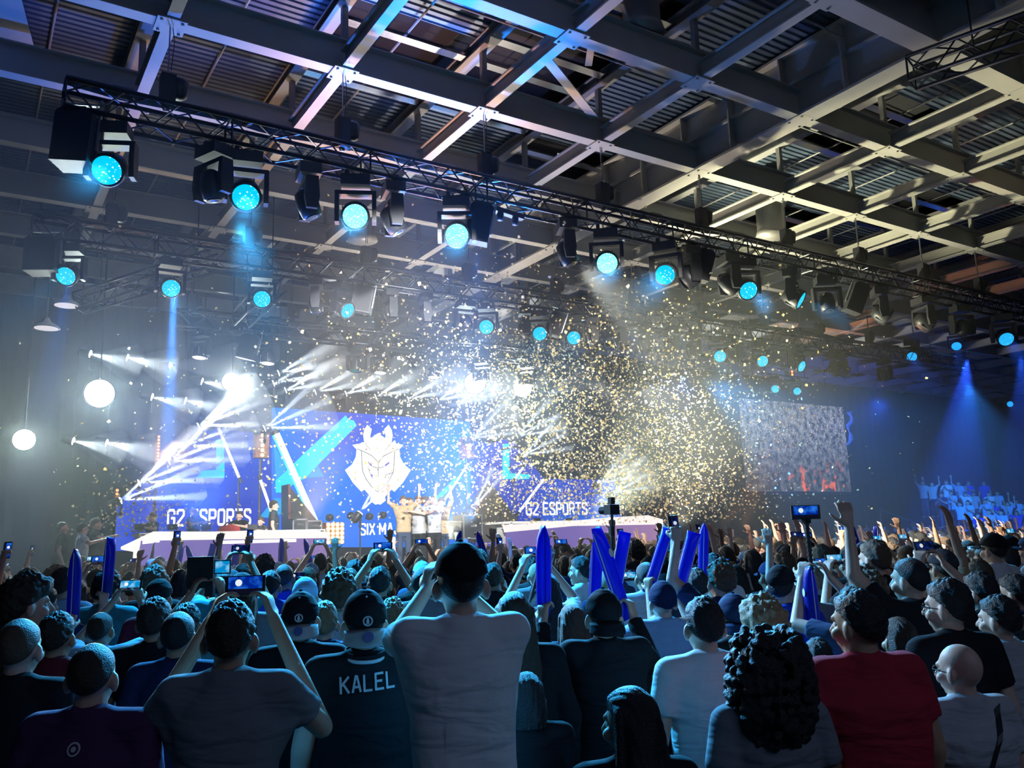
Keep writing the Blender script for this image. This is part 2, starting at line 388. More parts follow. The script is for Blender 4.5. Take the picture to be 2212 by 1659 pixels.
box_truss((3.6, T3Y, T3Z), (17.0, T3Y, T3Z), 'third box truss in the haze right above the stage', lacing=0.34)
ta, tb = at_z(1968, 158, CAM_Z+5.85), at_z(2240, 62, CAM_Z+5.85)
d = (tb-ta).normalized(); box_truss(ta, ta+d*5.0, 'short truss under the roof, cut by the right picture edge', cables=False)
ta, tb = at_y(170, 655, 17.6), at_y(470, 560, 16.2)
box_truss(ta, tb, 'dim slanting truss high in the haze on the far left', cables=False, lacing=0.36)
ta, tb = at_y(520, 690, 17.6), at_y(600, 610, 16.2)
box_truss(ta, tb, 'short dim slanting truss above the second truss', cables=False, lacing=0.36)
def hoist(x, y, z, label):
    e = empty('chain_hoist', (x, y, z), label, 'hoist', 'chain hoists carrying the trusses')
    MB().box((0, 0, 0.24), (0.17, 0.15, 0.36)).build('motor_body', M_BLACK, e)
    mb = MB().lathe([(0.05, 0), (0.1, 0.03), (0.12, 0.2), (0.1, 0.24)], 10); o = mb.build('chain_bag', M_BLACK, e, True); o.location = (0.13, 0.02, 0.16)
    MB().path([(0, 0, 0.08), (0.03, 0, 0.04), (0.02, 0, -0.02), (-0.03, 0, -0.03), (-0.05, 0, 0.02)], 0.014).build('hook', M_GREYMETAL, e)
    MB().tube((0, 0, 0.4), (0, 0, ZB-z-0.03), 0.009, n=5).build('chain', M_GREYMETAL, e)
    MB().path([(0.03, 0, 0.5), (0.06, 0.02, 0.9), (0.03, 0, ZB-z-0.03)], 0.006, 4).build('control_cable', M_BLACK, e)
for k in range(0, 10): hoist(nx(k), T1Y, T1Z+0.16, f'black chain hoist above the front truss, {nth(k)} from its left end')
for k in range(0, 11): hoist(nx(k), T2Y, T2Z+0.16, f'black chain hoist above the second truss, {nth(k)} from its left end')
for k in range(1, 7): hoist(nx(k), T3Y, T3Z+0.16, f'black chain hoist above the third truss, {nth(k-1)} from its left end')
STZ = 1.3
# ------------------------------------------------------------------ moving heads
LENS_ON = lens_mat('lens_cyan_cells', (0.0, 0.42, 0.66), (0.85, 1.0, 1.0), 1.6, 30, 0.43)
LENS_HOT = lens_mat('lens_cyan_hot', (0.1, 0.95, 1.0), (1.0, 1.0, 1.0), 3.2, 42, 0.3)
LENS_BLUE = lens_mat('lens_blue', (0.01, 0.3, 0.8), (0.3, 0.8, 1.0), 1.6, 42, 0.5)
LENS_WHITE = emissive('lens_white', (0.95, 0.98, 1.0), 2.2)
LENS_OFF = principled('lens_glass_dark', (0.02, 0.024, 0.03), 0.08, 0.0, 0.05, 5)
HD = {}
def head_meshes():
    m = MB(); m.box((0, 0, 0.045), (0.34, 0.24, 0.13)); m.box((0.1, 0, 0.15), (0.05, 0.09, 0.1)); m.box((-0.1, 0, 0.15), (0.05, 0.09, 0.1)); HD['base'] = m.mesh('base', M_BLACK)
    m = MB()
    for sx in (-1, 1): m.prism([(sx*0.19, -0.07, -0.02), (sx*0.19, 0.07, -0.02), (sx*0.19, 0.085, -0.26), (sx*0.19, 0.06, -0.4), (sx*0.19, -0.06, -0.4), (sx*0.19, -0.085, -0.26)], (sx*0.05, 0, 0))
    m.box((0, 0, -0.045), (0.46, 0.15, 0.05)); HD['yoke'] = m.mesh('yoke', M_BLACK)
    m = MB().lathe([(0.05, 0.17), (0.11, 0.15), (0.155, 0.06), (0.165, -0.04), (0.17, -0.13), (0.16, -0.15), (0.148, -0.15), (0.142, -0.135)], 22); HD['head'] = m.mesh('head', M_BLACK, True)
    m = MB()
    for i in range(4):
        a = i*math.pi/2+.5; m.tube((0.16*math.cos(a), 0.16*math.sin(a), -0.1), (0.172*math.cos(a), 0.172*math.sin(a), 0.06), 0.012, n=5)
    HD['fin'] = m.mesh('cooling_rib', M_GREYMETAL)
    m = MB().lathe([(0.141, -0.14), (0.138, -0.132)], 28); HD['lens'] = m.mesh('lens', LENS_OFF)
    m = MB().lathe([(0.03, -0.16), (0.115, -0.13), (0.13, 0.0), (0.105, 0.15), (0.04, 0.19)], 18); HD['pod'] = m.mesh('head', M_BLACK, True)
    m = MB().lathe([(0.09, -0.152), (0.088, -0.145)], 20); HD['podlens'] = m.mesh('lens', LENS_OFF)
    m = MB().box((0, 0.0, -0.1), (0.02, 0.3, 0.05)); HD['strip'] = m.mesh('trim', M_CHROME)
head_meshes()
def moving_head(pos, target, label, lens=None, power=0, color=(0.06, 0.5, 1.0), cone=22, pod=False, s=1.0, group='moving head lamps on the trusses', drop=0.0):
    """pos = the point the lamp hangs from (underside of the truss)"""
    pos = Vector(pos); e = empty('moving_head', pos, label, 'stage light', group); e.scale = (s, s, s)
    b = link('base', HD['base'], e); b.location = (0, 0, -0.16)
    piv = pos+Vector((0, 0, -0.51*s)); d = (Vector(target)-piv).normalized()
    pan = math.atan2(d.x, -d.y) if abs(d.x)+abs(d.y) > 1e-3 else 0.0      # head local -Z tilts toward -Y
    tilt = math.acos(max(-1, min(1, -d.z)))
    e.rotation_euler = (0, 0, pan)
    y = link('yoke', HD['yoke'], e); y.location = (0, 0, -0.22)
    h = link('head', HD['pod' if pod else 'head'], e); h.location = (0, 0, -0.51); h.rotation_euler = (-tilt, 0, 0)
    l = link('lens', HD['podlens' if pod else 'lens'], h)
    if not pod: link('cooling_rib', HD['fin'], h)
    if lens is not None:
        l.material_slots[0].link = 'OBJECT'; l.material_slots[0].material = lens
    if power: spot('head_beam', piv+d*0.17*s, piv+d*3, power, color, cone, 0.3, 0.1)
    return e
def speaker_box(pos, rot, dims, label):
    e = empty('speaker_box', pos, label, 'speaker', 'black boxes hung from the trusses'); e.rotation_euler = rot
    w_, d_, h_ = dims
    mb = MB(); mb.prism([(-w_/2, -d_/2, -h_), (w_/2, -d_/2, -h_), (w_/2, -d_/2, -0.05), (w_*0.3, -d_/2, 0.02), (-w_*0.3, -d_/2, 0.02), (-w_/2, -d_/2, -0.05)], (0, d_, 0)); mb.build('cabinet', M_BLACK, e)
    MB().box((0, -d_/2-0.004, -h_/2), (w_*0.9, 0.01, h_*0.9)).build('grille', principled('speaker_grille', (0.03, 0.03, 0.034), 0.7, 0.2, 0.3, 90), e)
    mb = MB()
    for sx in (-1, 1): mb.box((sx*(w_/2+0.015), 0, -h_*0.2), (0.02, 0.05, h_*0.5+0.3))
    mb.box((0, 0, 0.12), (w_+0.06, 0.05, 0.02)); mb.build('bracket', M_GREYMETAL, e)
CY = (0.04, 0.45, 1.0)
# front truss, left to right: (x px, y px of the lens, kind, aim point px/dist as floor target)
def fx(y, z, px, py):
    """X on a truss (plane y) seen at the picture column px"""
    return at_y(px, py, y).x
CAMV = Vector((0, 0, CAM_Z))
front = [(240, 338, 'on', (-1.5, 4.0, 2.0)), (460, 360, 'pod', (3.5, 10.5, 0)), (530, 395, 'on', (1.2, 3.5, 1.0)), (665, 400, 'pod', (6, 9.6, 0)),
         (767, 438, 'hot', (0.9, 2.9, 1.5)), (848, 430, 'pod', (8, 9.2, 0)), (985, 482, 'hot', (1.55, 2.8, 1.5)), (1222, 510, 'pod', (9.6, 9.0, 0.4)),
         (1308, 548, 'hot', (2.6, 2.6, 1.4)), (1437, 568, 'on', (1.0, 4.0, 1.0)), (1487, 570, 'pod', (15, 8.4, 0)), (1572, 590, 'pod', (17, 8.0, 0)), (1606, 604, 'on', (8.0, 2.0, 0)),
         (1710, 624, 'on', (16.6, 3.6, 1.2)), (1782, 622, 'pod', (13, 9.0, 0)), (1900, 658, 'blue', (20.5, 5.5, 1)), (1992, 676, 'blue', (24, 7.2, 1)), (2075, 690, 'pod', (18, 9, 0)), (2168, 735, 'blue', (14, 4, 0))]
n = 0
for px, py, kd, tg in front:
    X = fx(T1Y, T1Z, px, py)
    lens = {'on': LENS_ON, 'hot': LENS_HOT, 'blue': LENS_BLUE, 'pod': None}[kd]
    word = {'on': 'lit cyan', 'hot': 'brightly lit cyan', 'blue': 'lit blue', 'pod': 'unlit black'}[kd]
    moving_head((X, T1Y-0.02, T1Z-0.16), tg, f'{word} moving head under the front truss, {nth(n)} lamp from its left end', lens,
                {'on': 2800, 'hot': 4800, 'blue': 1000, 'pod': 0}[kd], CY if kd != 'blue' else (0.03, 0.15, 1.0), 24, kd == 'pod', 1.12); n += 1
speaker_box((fx(T1Y, 0, 172, 300), T1Y, T1Z-0.16), (0, 0.06, -0.5), (0.40, 0.36, 0.62), 'big black box hung at the left end of the front truss')
speaker_box((fx(T1Y, 0, 1045, 490), T1Y, T1Z-0.22), (0.12, 0.22, -0.5), (0.34, 0.34, 0.56), 'tilted black box beside a bright cyan lamp under the front truss')
speaker_box((fx(T1Y, 0, 1528, 582), T1Y, T1Z-0.2), (0.12, 0.3, -0.5), (0.3, 0.3, 0.52), 'tilted black box right of middle under the front truss')
speaker_box((fx(T1Y, 0, 1862, 640), T1Y, T1Z-0.2), (0.1, 0.4, -0.5), (0.32, 0.3, 0.6), 'tilted black box near the right end of the front truss')
# small bar with two sensors under the front truss
c = Vector((fx(T1Y, 0, 1100, 470), T1Y, T1Z-0.2)); e = empty('sensor_bar', c, 'small black bar with two pods beside the tilted black box, front truss', 'bar'); e.rotation_euler = (0, 0.1, 0)
MB().box((0, 0, -0.06), (0.5, 0.1, 0.07)).build('bar', M_BLACK, e)
for sx in (-0.16, 0.1):
    o = MB().lathe([(0.045, -0.06), (0.05, 0.05), (0.02, 0.07)], 10).build('pod', M_BLACK, e, True); o.location = (sx, -0.03, -0.16)
second = [(150, 572, 'on', (-3.0, 6, 0)), (367, 602, 'on', (2.6, 6.0, 1.5)), (565, 622, 'on', (1.6, 4.0, 1.0)), (682, 628, 'pod', (6, 14, 0)), (740, 648, 'on', (9.5, 5.5, 0)), (842, 650, 'pod', (9, 14, 0)),
          (918, 655, 'pod', (10, 13.6, 0)), (1005, 668, 'pod', (8, 12, 0)), (1050, 688, 'on', (1.8, 5.0, 1)), (1132, 690, 'pod', (13, 12.6, 0)), (1165, 702, 'on', (2.5, 5, 1)), (1238, 708, 'on', (3.0, 5.4, 1)),
          (1280, 708, 'pod', (14, 13, 0)), (1338, 716, 'pod', (15, 13.4, 0)), (1392, 716, 'pod', (16, 13.4, 0)), (1448, 728, 'pod', (17.4, 13.6, 0)), (1496, 740, 'pod', (18, 13.6, 0)), (1552, 748, 'on', (6, 5, 0)),
          (1580, 750, 'pod', (20, 13.6, 0)), (1640, 764, 'on', (12, 4, 1)), (1720, 773, 'on', (19, 5.0, 1)), (1798, 780, 'blue', (25, 8.4, 1)), (1816, 780, 'on', (27.5, 10, 1)), (1907, 780, 'pod', (24, 13.8, 0)),
          (1968, 775, 'blue', (12, 6, 0)), (2065, 750, 'blue', (17.5, 9.5, 0))]
n = 0
for px, py, kd, tg in second:
    X = fx(T2Y, T2Z, px, py)
    lens = {'on': LENS_ON, 'hot': LENS_HOT, 'blue': LENS_BLUE, 'pod': None}[kd]
    word = {'on': 'lit cyan', 'hot': 'brightly lit cyan', 'blue': 'lit blue', 'pod': 'unlit black'}[kd]
    z = T2Z-0.16
    if px > 1940: z = at_y(px, py, T2Y).z+0.6
    moving_head((X, T2Y-0.02, z), tg, f'{word} moving head under the second truss, {nth(n)} lamp from its left end', lens,
                {'on': 520, 'blue': 800, 'pod': 0}[kd], CY if kd != 'blue' else (0.03, 0.15, 1.0), 17, kd == 'pod', 1.0); n += 1
speaker_box((fx(T2Y, 0, 790, 645), T2Y, T2Z-0.2), (0.1, 0.2, -0.5), (0.36, 0.34, 0.5), 'tilted black box left of middle under the second truss')
speaker_box((fx(T2Y, 0, 1208, 697), T2Y, T2Z-0.2), (0.1, 0.35, -0.5), (0.34, 0.3, 0.5), 'tilted black box right of middle under the second truss')
speaker_box((fx(T2Y, 0, 95, 560), T2Y, T2Z-0.16), (0, 0.0, -0.5), (0.46, 0.36, 0.55), 'black box at the left end of the second truss')
# drop pipe for the low blue lamps at the far right end
e = empty('drop_pipe', (at_y(2065, 750, T2Y).x, T2Y, T2Z-0.15), 'black pipe frame at the right end of the second truss', 'pipe')
MB().tube((-1.6, 0, 0.12), (0.6, 0, 0.12), 0.024).build('rail', M_BLACK, e)
for sx in (-1.4, 0.4): MB().tube((sx, 0, 0.12), (sx, 0, 0.6), 0.02).build('upright', M_BLACK, e)
# vertical narrow blue shafts thrown straight down in the haze
SHAFTS = [(at_y(368, 622, T2Y)+Vector((0, -.32, -.12)), Vector((0, 0, -1)), 3.4, .34)]
spot('blue_shaft', at_y(368, 622, T2Y)+Vector((0, -.32, -.12)), at_y(368, 622, T2Y)+Vector((0, -.32, -5)), 30000, (0.03, 0.25, 1.0), 6.5, 0.15, 0.05)
spot('blue_shaft', at_y(146, 600, T2Y)+Vector((0, -.32, -.12)), at_y(110, 800, T2Y), 6000, (0.03, 0.22, 1.0), 16, 0.4, 0.05)
spot('blue_shaft', at_y(2067, 768, T2Y)+Vector((0, -.32, -.15)), at_y(2072, 950, T2Y), 14000, (0.02, 0.1, 1.0), 34, 0.5, 0.05)
spot('blue_shaft', at_y(2172, 760, T1Y)+Vector((0, -.32, -.15)), at_y(2215, 950, T1Y), 6000, (0.02, 0.12, 1.0), 30, 0.5, 0.05)
spot('blue_shaft', at_y(1008, 520, T1Y)+Vector((0, -.3, -.14)), at_y(1030, 650, T1Y), 2600, (0.03, 0.25, 1.0), 20, 0.4, 0.05)
spot('blue_shaft', at_y(1558, 768, T2Y)+Vector((0, -.32, -.12)), at_y(1640, 930, T2Y), 5000, (0.03, 0.2, 1.0), 18, 0.5, 0.05)
spot('blue_shaft', at_y(1730, 872, 18.8), at_y(1820, 935, 19), 4000, (0.03, 0.12, 1.0), 14, 0.5, 0.05)

# third truss: white-faced heads looking straight down
third = [(433, 735, 1), (580, 748, 1), (770, 765, 0), (822, 772, 1), (937, 778, 1), (1040, 790, 1), (1138, 792, 1)]
n = 0
for px, py, lit in third:
    p = at_y(px, py, T3Y)
    moving_head((p.x, T3Y, T3Z-0.16), (p.x-0.6, T3Y-0.5, 0), f'{"white glowing" if lit else "unlit"} moving head under the third truss in the haze, {nth(n)} from left', LENS_WHITE if lit else None,
                60 if lit else 0, (0.9, 0.97, 1.0), 20, False, 1.0); n += 1
speaker_box((at_y(545, 735, T3Y).x, T3Y, T3Z-0.2), (0.1, 0.25, -0.5), (0.4, 0.36, 0.55), 'tilted black box between two lamps on the third truss')
p = at_y(1700, 850, 19.0)
pipe = empty('lamp_pipe', (p.x, 19.0, p.z+0.62), 'pipe with two cyan lamps above the side screen', 'pipe'); MB().tube((-1.2, 0, 0), (1.2, 0, 0), 0.025).build('rail', M_BLACK, pipe)
for sx in (-1.0, 1.0): MB().tube((sx, 0, 0), (sx, 0, ZB+1.175-p.z-0.62), 0.012).build('drop_cable', M_BLACK, pipe)
for i, (px, py) in enumerate(((1675, 848), (1720, 851))):
    q = at_y(px, py, 19.0); moving_head((q.x, 19.0, p.z+0.59), (6+8*i, 4, 0), f'{"left" if i == 0 else "right"} of two lit cyan lamps above the side screen', LENS_ON, 150, CY, 20, False, 0.9)
q = at_y(2182, 878, 18.0); moving_head((q.x, 18.0, q.z+0.52), (14, 4, 0), 'single lit blue lamp low on the far right dark wall', LENS_BLUE, 150, (0.05, 0.2, 1), 20, False, 0.8)
MBb = MB().tube((-0.9, 0, 0), (0.3, 0, 0), 0.03); pb = empty('lamp_pipe', (q.x, 18.0, q.z+0.53), 'short pipe carrying the single blue lamp far right', 'pipe'); MBb.build('rail', M_BLACK, pb)
MB().tube((-0.2, 0, 0), (-0.2, 0, ZB+1.175-q.z-0.53), 0.012).build('drop_cable', M_BLACK, pb)

# ------------------------------------------------------------------ white beam lamps around the stage
HAZE_CONES = []
def haze_cone_at(p, d, length, r):
    HAZE_CONES.append((p.copy(), d.copy(), length, r))
def beam_lamp(px, py, y, dirs, label, power=60, col=(0.86, 0.95, 1.0), cone=5, haze_cone=None, mount='hang'):
    p = at_y(px, py, y); e = empty('stage_spotlight', p, label, 'stage light', 'white beam lamps round the stage')
    d0 = Vector(dirs[0])*0
    for d in dirs: d0 += Vector(d).normalized()
    d0.normalize(); R = d0.to_track_quat('Z', 'Y').to_matrix().to_4x4()
    MB().lathe([(0.03, -0.3), (0.09, -0.26), (0.1, -0.06), (0.095, -0.02)], 14, R).build('barrel', M_BLACK, e, True)
    MB().lathe([(0.09, -0.02), (0.07, 0.0)], 14, R).build('lens', emissive('beam_lens', (0.95, 1, 1), 9), e)
    MB().box((0, 0, -0.2), (0.05, 0.05, 0.34)).build('base', M_BLACK, e); r_ = random.Random(int(px))
    if mount == 'hang': MB().tube((0, 0, -.1), (0, 0, ZB+1.175-p.z), 0.009, n=5).build('drop_cable', M_BLACK, e)
    elif mount == 'wall': MB().box((0, .45, -.3), (.06, .95, .05)).build('bracket', M_BLACK, e)
    else: MB().tube((0, 0, -.1), (0, 0, STZ-p.z), 0.02, n=6).build('stand', M_BLACK, e)
    for d in dirs:
        d = Vector(d).normalized(); spot('white_beam', p+d0*0.02, p+d*3, power, col, cone, 0.5, 0.02)
    if haze_cone: haze_cone_at(p+d0*0.03, d0, *haze_cone)
    return e
def fan(angles, dy=-0.25):
    """directions in the stage plane; angle in degrees above +X"""
    return [(math.cos(math.radians(a)), dy, math.sin(math.radians(a))) for a in angles]
edge = [(262, 1080), (302, 1043), (366, 997), (396, 965), (430, 920), (572, 925)]
for i, (px, py) in enumerate(edge):
    beam_lamp(px, py, 20.4, fan((48, 24, 2) if i < 5 else (46, 26, 2)), f'white fan beam lamp on the slanted left edge of the blue screen, {nth(i)} from bottom', 7000, (0.75, 0.88, 1.0), 8, (1.7, .85), 'wall')
redge = [(1020, 947), (1116, 942), (1131, 983), (1296, 1043), (1326, 1065)]
for i, (px, py) in enumerate(redge):
    beam_lamp(px, py, 20.4, fan((48, 26, 8)), f'white fan beam lamp on the right side of the blue screen, {nth(i)} from left', 6000, (0.75, 0.88, 1.0), 7, (1.5, .7), 'wall')
back = [(197, 765), (277, 773), (370, 790), (330, 858), (402, 866), (438, 824), (603, 806), (592, 828), (618, 843), (682, 847), (748, 850), (812, 857), (882, 862), (945, 865), (988, 872), (1060, 845), (1185, 850), (160, 953), (232, 957)]
for i, (px, py) in enumerate(back):
    beam_lamp(px, py, 21.5, fan((-14,) if i in (0, 1, 3, 4, 5, 17, 18) else ((-60, 60) if i == 2 else (34, 12)), -0.35), f'small white beam lamp in the haze over the stage, {nth(i)} in the string', 2400 if 5 < i < 15 else 550, (0.85, 0.95, 1.0), 30 if i in (0, 1, 3, 4, 5, 17, 18) else 12, (1.1, .5) if i in (0, 1, 3, 4, 5, 17, 18) else (1.9, .55))
for i, (px, py, a, lb) in enumerate(((778, 1107, 60, 'under the white emblem'), (1023, 1098, 62, 'right of the winners'))):
    beam_lamp(px, py, 19.5, fan((a, a-16), -0.1), f'small white beam lamp pointing up from the stage floor {lb}', 5000, (0.85, 0.9, 1.0), 8, (1.2, .4), 'floor')
# big white lamps looking into the hall
GL_W = emissive('blinding_lens', (1.0, 0.98, 0.86), 40)
big = [(215, 850, 20.0, 0.3, 1500), (500, 825, 20.5, 0.22, 900), (1026, 828, 20.0, 0.29, 1400), (1129, 838, 20.0, 0.26, 1200), (52, 950, 19.0, 0.2, 800)]
nm = ['largest blinding white lamp at far left over the stage', 'blinding white lamp above the left wing of the blue screen', 'left of two blinding white lamps above the gold confetti', 'right of two blinding white lamps above the gold confetti', 'lowest blinding white lamp by the left picture edge']
for (px, py, y, r, pw), lb in zip(big, nm):
    p = at_y(px, py, y); e = empty('blinding_lamp', p, lb, 'stage light', 'blinding white lamps facing the hall')
    d = (CAMV-p).normalized(); R = d.to_track_quat('Z', 'Y').to_matrix().to_4x4()
    MB().lathe([(r*.5, -0.45), (r*.95, -0.36), (r*1.08, -0.05), (r*1.08, 0.0), (r*1.0, 0.0), (r*.98, -0.03)], 24, R).build('housing', M_BLACK, e, True)
    MB().lathe([(r*.98, -0.03), (r*.5, 0.02), (0.01, 0.03)], 24, R).build('lens', GL_W, e, True)
    MB().tube((0, 0, r), (0, 0, ZB+1.175-p.z), 0.018).build('hanger', M_BLACK, e)
    spot('blinding_beam', p+d*0.06, CAMV+Vector((2, 2, -.5)), pw*1.1, (0.80, 1.0, 0.97), 70, 0.7, r)
# ------------------------------------------------------------------ stage
STZ = 1.3
st = empty('stage', (11.9, 19.6, 0), 'black stage platform running under the blue screen', 'stage')
MB().box((0, 0, STZ-0.06), (18.8, 8.2, 0.12)).build('deck', M_STAGE, st)
MB().box((0, -4.0, STZ/2-.06), (18.8, 0.08, STZ-.12)).build('fascia', M_DRAPE, st)
for x in (-9.2, -4.7, 0, 4.7, 9.2):
    for y in (-3.8, 3.8): MB().box((x, y, (STZ-.12)/2), (0.1, 0.1, STZ-.12)).build('leg', M_TRUSS, st)

# LED wall: one object with a glowing face; graphics are flat shapes standing a few mm proud
LY = 21.0
def led_mat(name, c0, c1, c2, strength):
    m = bpy.data.materials.new(name); m.use_nodes = True; nt = m.node_tree; nt.nodes.remove(nt.nodes['Principled BSDF'])
    tc = nt.nodes.new('ShaderNodeTexCoord'); n = nt.nodes.new('ShaderNodeTexNoise'); n.inputs['Scale'].default_value = 0.28; n.inputs['Detail'].default_value = 1
    nt.links.new(tc.outputs['Object'], n.inputs['Vector'])
    cr = nt.nodes.new('ShaderNodeValToRGB'); el = cr.color_ramp.elements
    el[0].position = 0.3; el[0].color = (*c0, 1); el[1].position = 0.72; el[1].color = (*c2, 1); k = el.new(0.5); k.color = (*c1, 1)
    nt.links.new(n.outputs['Fac'], cr.inputs[0])
    e = nt.nodes.new('ShaderNodeEmission'); e.inputs[1].default_value = strength; nt.links.new(cr.outputs[0], e.inputs[0])
    nt.links.new(e.outputs[0], nt.nodes['Material Output'].inputs[0]); m.cycles.emission_sampling = 'FRONT'
    MATS[name] = m; return m
LED_B = led_mat('led_blue', (0.012, 0.06, 0.75), (0.0, 0.18, 0.95), (0.0, 0.30, 1.0), 1.1)
LED_V = led_mat('led_violet_blue', (0.02, 0.05, 0.66), (0.02, 0.07, 0.75), (0.0, 0.16, 0.9), 0.9)
E_CY = emissive('led_cyan', (0.0, 0.85, 1.0), 1.0); E_CY2 = emissive('led_mid_cyan', (0.0, 0.42, 0.95), 1.0)
E_WH = emissive('led_white', (1, 1, 1), 1.5); E_GR = emissive('led_grey_line', (0.3, 0.3, 0.3), 1.0); E_VI = emissive('led_violet', (0.16, 0.12, 0.7), 1.0)
E_DB = emissive('led_deep_blue', (0.0, 0.1, 0.8), 1.0)
led = empty('led_wall', (at_y(800, 1165, LY).x, LY, 0), 'huge blue stage screen with a white horned helmet emblem', 'screen'); LO = led.location
def led_poly(px, mat, name, y=LY, th=0.02, parent=None):
    pts = [at_y(a, b, y)-LO for a, b in px]
    return MB().prism(pts, (0, th, 0)).build(name, mat, parent or led)
led_poly([(590, 880), (1015, 910), (1018, 1182), (590, 1182)], LED_B, 'screen_panel', LY, 0.12)
led_poly([(247, 1190), (249, 1087), (300, 1046), (366, 998), (432, 930), (476, 926), (592, 940), (592, 1190)], LED_V, 'screen_wing', LY+0.25, 0.1)
led_poly([(1012, 950), (1060, 958), (1102, 946), (1176, 1034), (1326, 1037), (1346, 1125), (1346, 1175), (1012, 1180)], LED_V, 'screen_wing', LY+0.25, 0.1)
led_poly([(596, 1064), (595, 1038), (616, 1019), (668, 969), (747, 897), (752, 906), (764, 908), (771, 919), (660, 1032), (628, 1050), (626, 1064)], E_CY, 'screen_stripe', LY-0.01)
led_poly([(560, 1118), (594, 1076), (622, 1078), (618, 1105), (590, 1118)], E_CY2, 'screen_stripe', LY-0.01)
led_poly([(592, 960), (620, 1012), (596, 1036)], E_CY2, 'screen_stripe', LY-0.012)
led_poly([(668, 969), (700, 1030), (660, 1032)], E_CY2, 'screen_stripe', LY-0.006)
led_poly([(467, 951), (484, 946), (484, 990), (467, 1004)], E_CY, 'screen_stripe', LY+0.2)
led_poly([(467, 1010), (485, 996), (485, 1032), (423, 1032), (436, 1017), (467, 1015)], E_CY, 'screen_stripe', LY+0.2)
led_poly([(1087, 959), (1100, 959), (1101, 1022), (1147, 1025), (1142, 1035), (1086, 1035)], E_CY, 'screen_stripe', LY+0.2)
led_poly([(985, 1030), (1000, 1030), (930, 1098), (918, 1098)], E_CY, 'screen_stripe', LY-0.01)
# emblem: horned helmet with a mask, drawn from its own outline
def q(zx, zy): return (700+zx*0.1266, 900+zy*0.1266)
half = [(740, 140), (690, 230), (672, 320), (690, 432), (600, 462), (487, 482), (560, 560), (545, 690), (480, 815), (362, 910), (430, 1020), (500, 1130), (640, 1280), (690, 1240), (805, 1370), (790, 1430), (880, 1500)]
inner = [(922, 283), (795, 372), (790, 320), (815, 215)]
MX = 922
def mir(p): return (2*MX-p[0], p[1])
out = [q(*p) for p in half] + [q(MX, 1490)] + [q(*mir(p)) for p in reversed(half)] + [q(*mir(p)) for p in (inner[3], inner[2], inner[1])] + [q(*inner[0])] + [q(*p) for p in (inner[1], inner[2], inner[3])]
em = led_poly(out, E_WH, 'helmet_emblem', LY-0.03, 0.02)
def stroke(pts, wpx, mat, name='emblem_line'):
    mb = MB()
    for a, b in zip(pts[:-1], pts[1:]):
        A, B = at_y(*q(*a), LY-0.036)-LO, at_y(*q(*b), LY-0.036)-LO; d = (B-A).normalized(); s = Vector((-d.z, 0, d.x))*wpx
        A -= d*wpx*0.5; B += d*wpx*0.5
        mb.prism([A-s, B-s, B+s, A+s], (0, 0.006, 0))
    return mb.build(name, mat, em)
brow = [(565, 548), (690, 600), (820, 670), (930, 785)]
stroke(brow, 0.011, E_GR); stroke([mir(p) for p in brow], 0.011, E_GR)
face = [(640, 590), (645, 760), (660, 930), (710, 1050), (800, 1180), (880, 1260), (925, 1285)]
stroke(face, 0.011, E_GR); stroke([mir(p) for p in face], 0.011, E_GR)
stroke([(926, 790), (926, 1285)], 0.008, E_GR); stroke([(830, 852), (926, 880), (1020, 855)], 0.01, E_GR)
stroke([(690, 432), (740, 510), (800, 570)], 0.007, E_GR); stroke([mir(p) for p in [(690, 432), (740, 510), (800, 570)]], 0.007, E_GR)
stroke([(755, 850), (770, 930), (800, 990)], 0.007, E_GR); stroke([(1190, 950), (1060, 990), (1040, 1050)], 0.01, E_GR)
for poly in ([(745, 762), (800, 800), (832, 850), (780, 832)], [(1110, 770), (1115, 800), (1040, 855), (1040, 820)], [(790, 975), (830, 990), (828, 1055), (805, 1020)]):
    o = led_poly([q(*p) for p in poly], E_VI, 'emblem_eye', LY-0.037, 0.006); o.parent = em
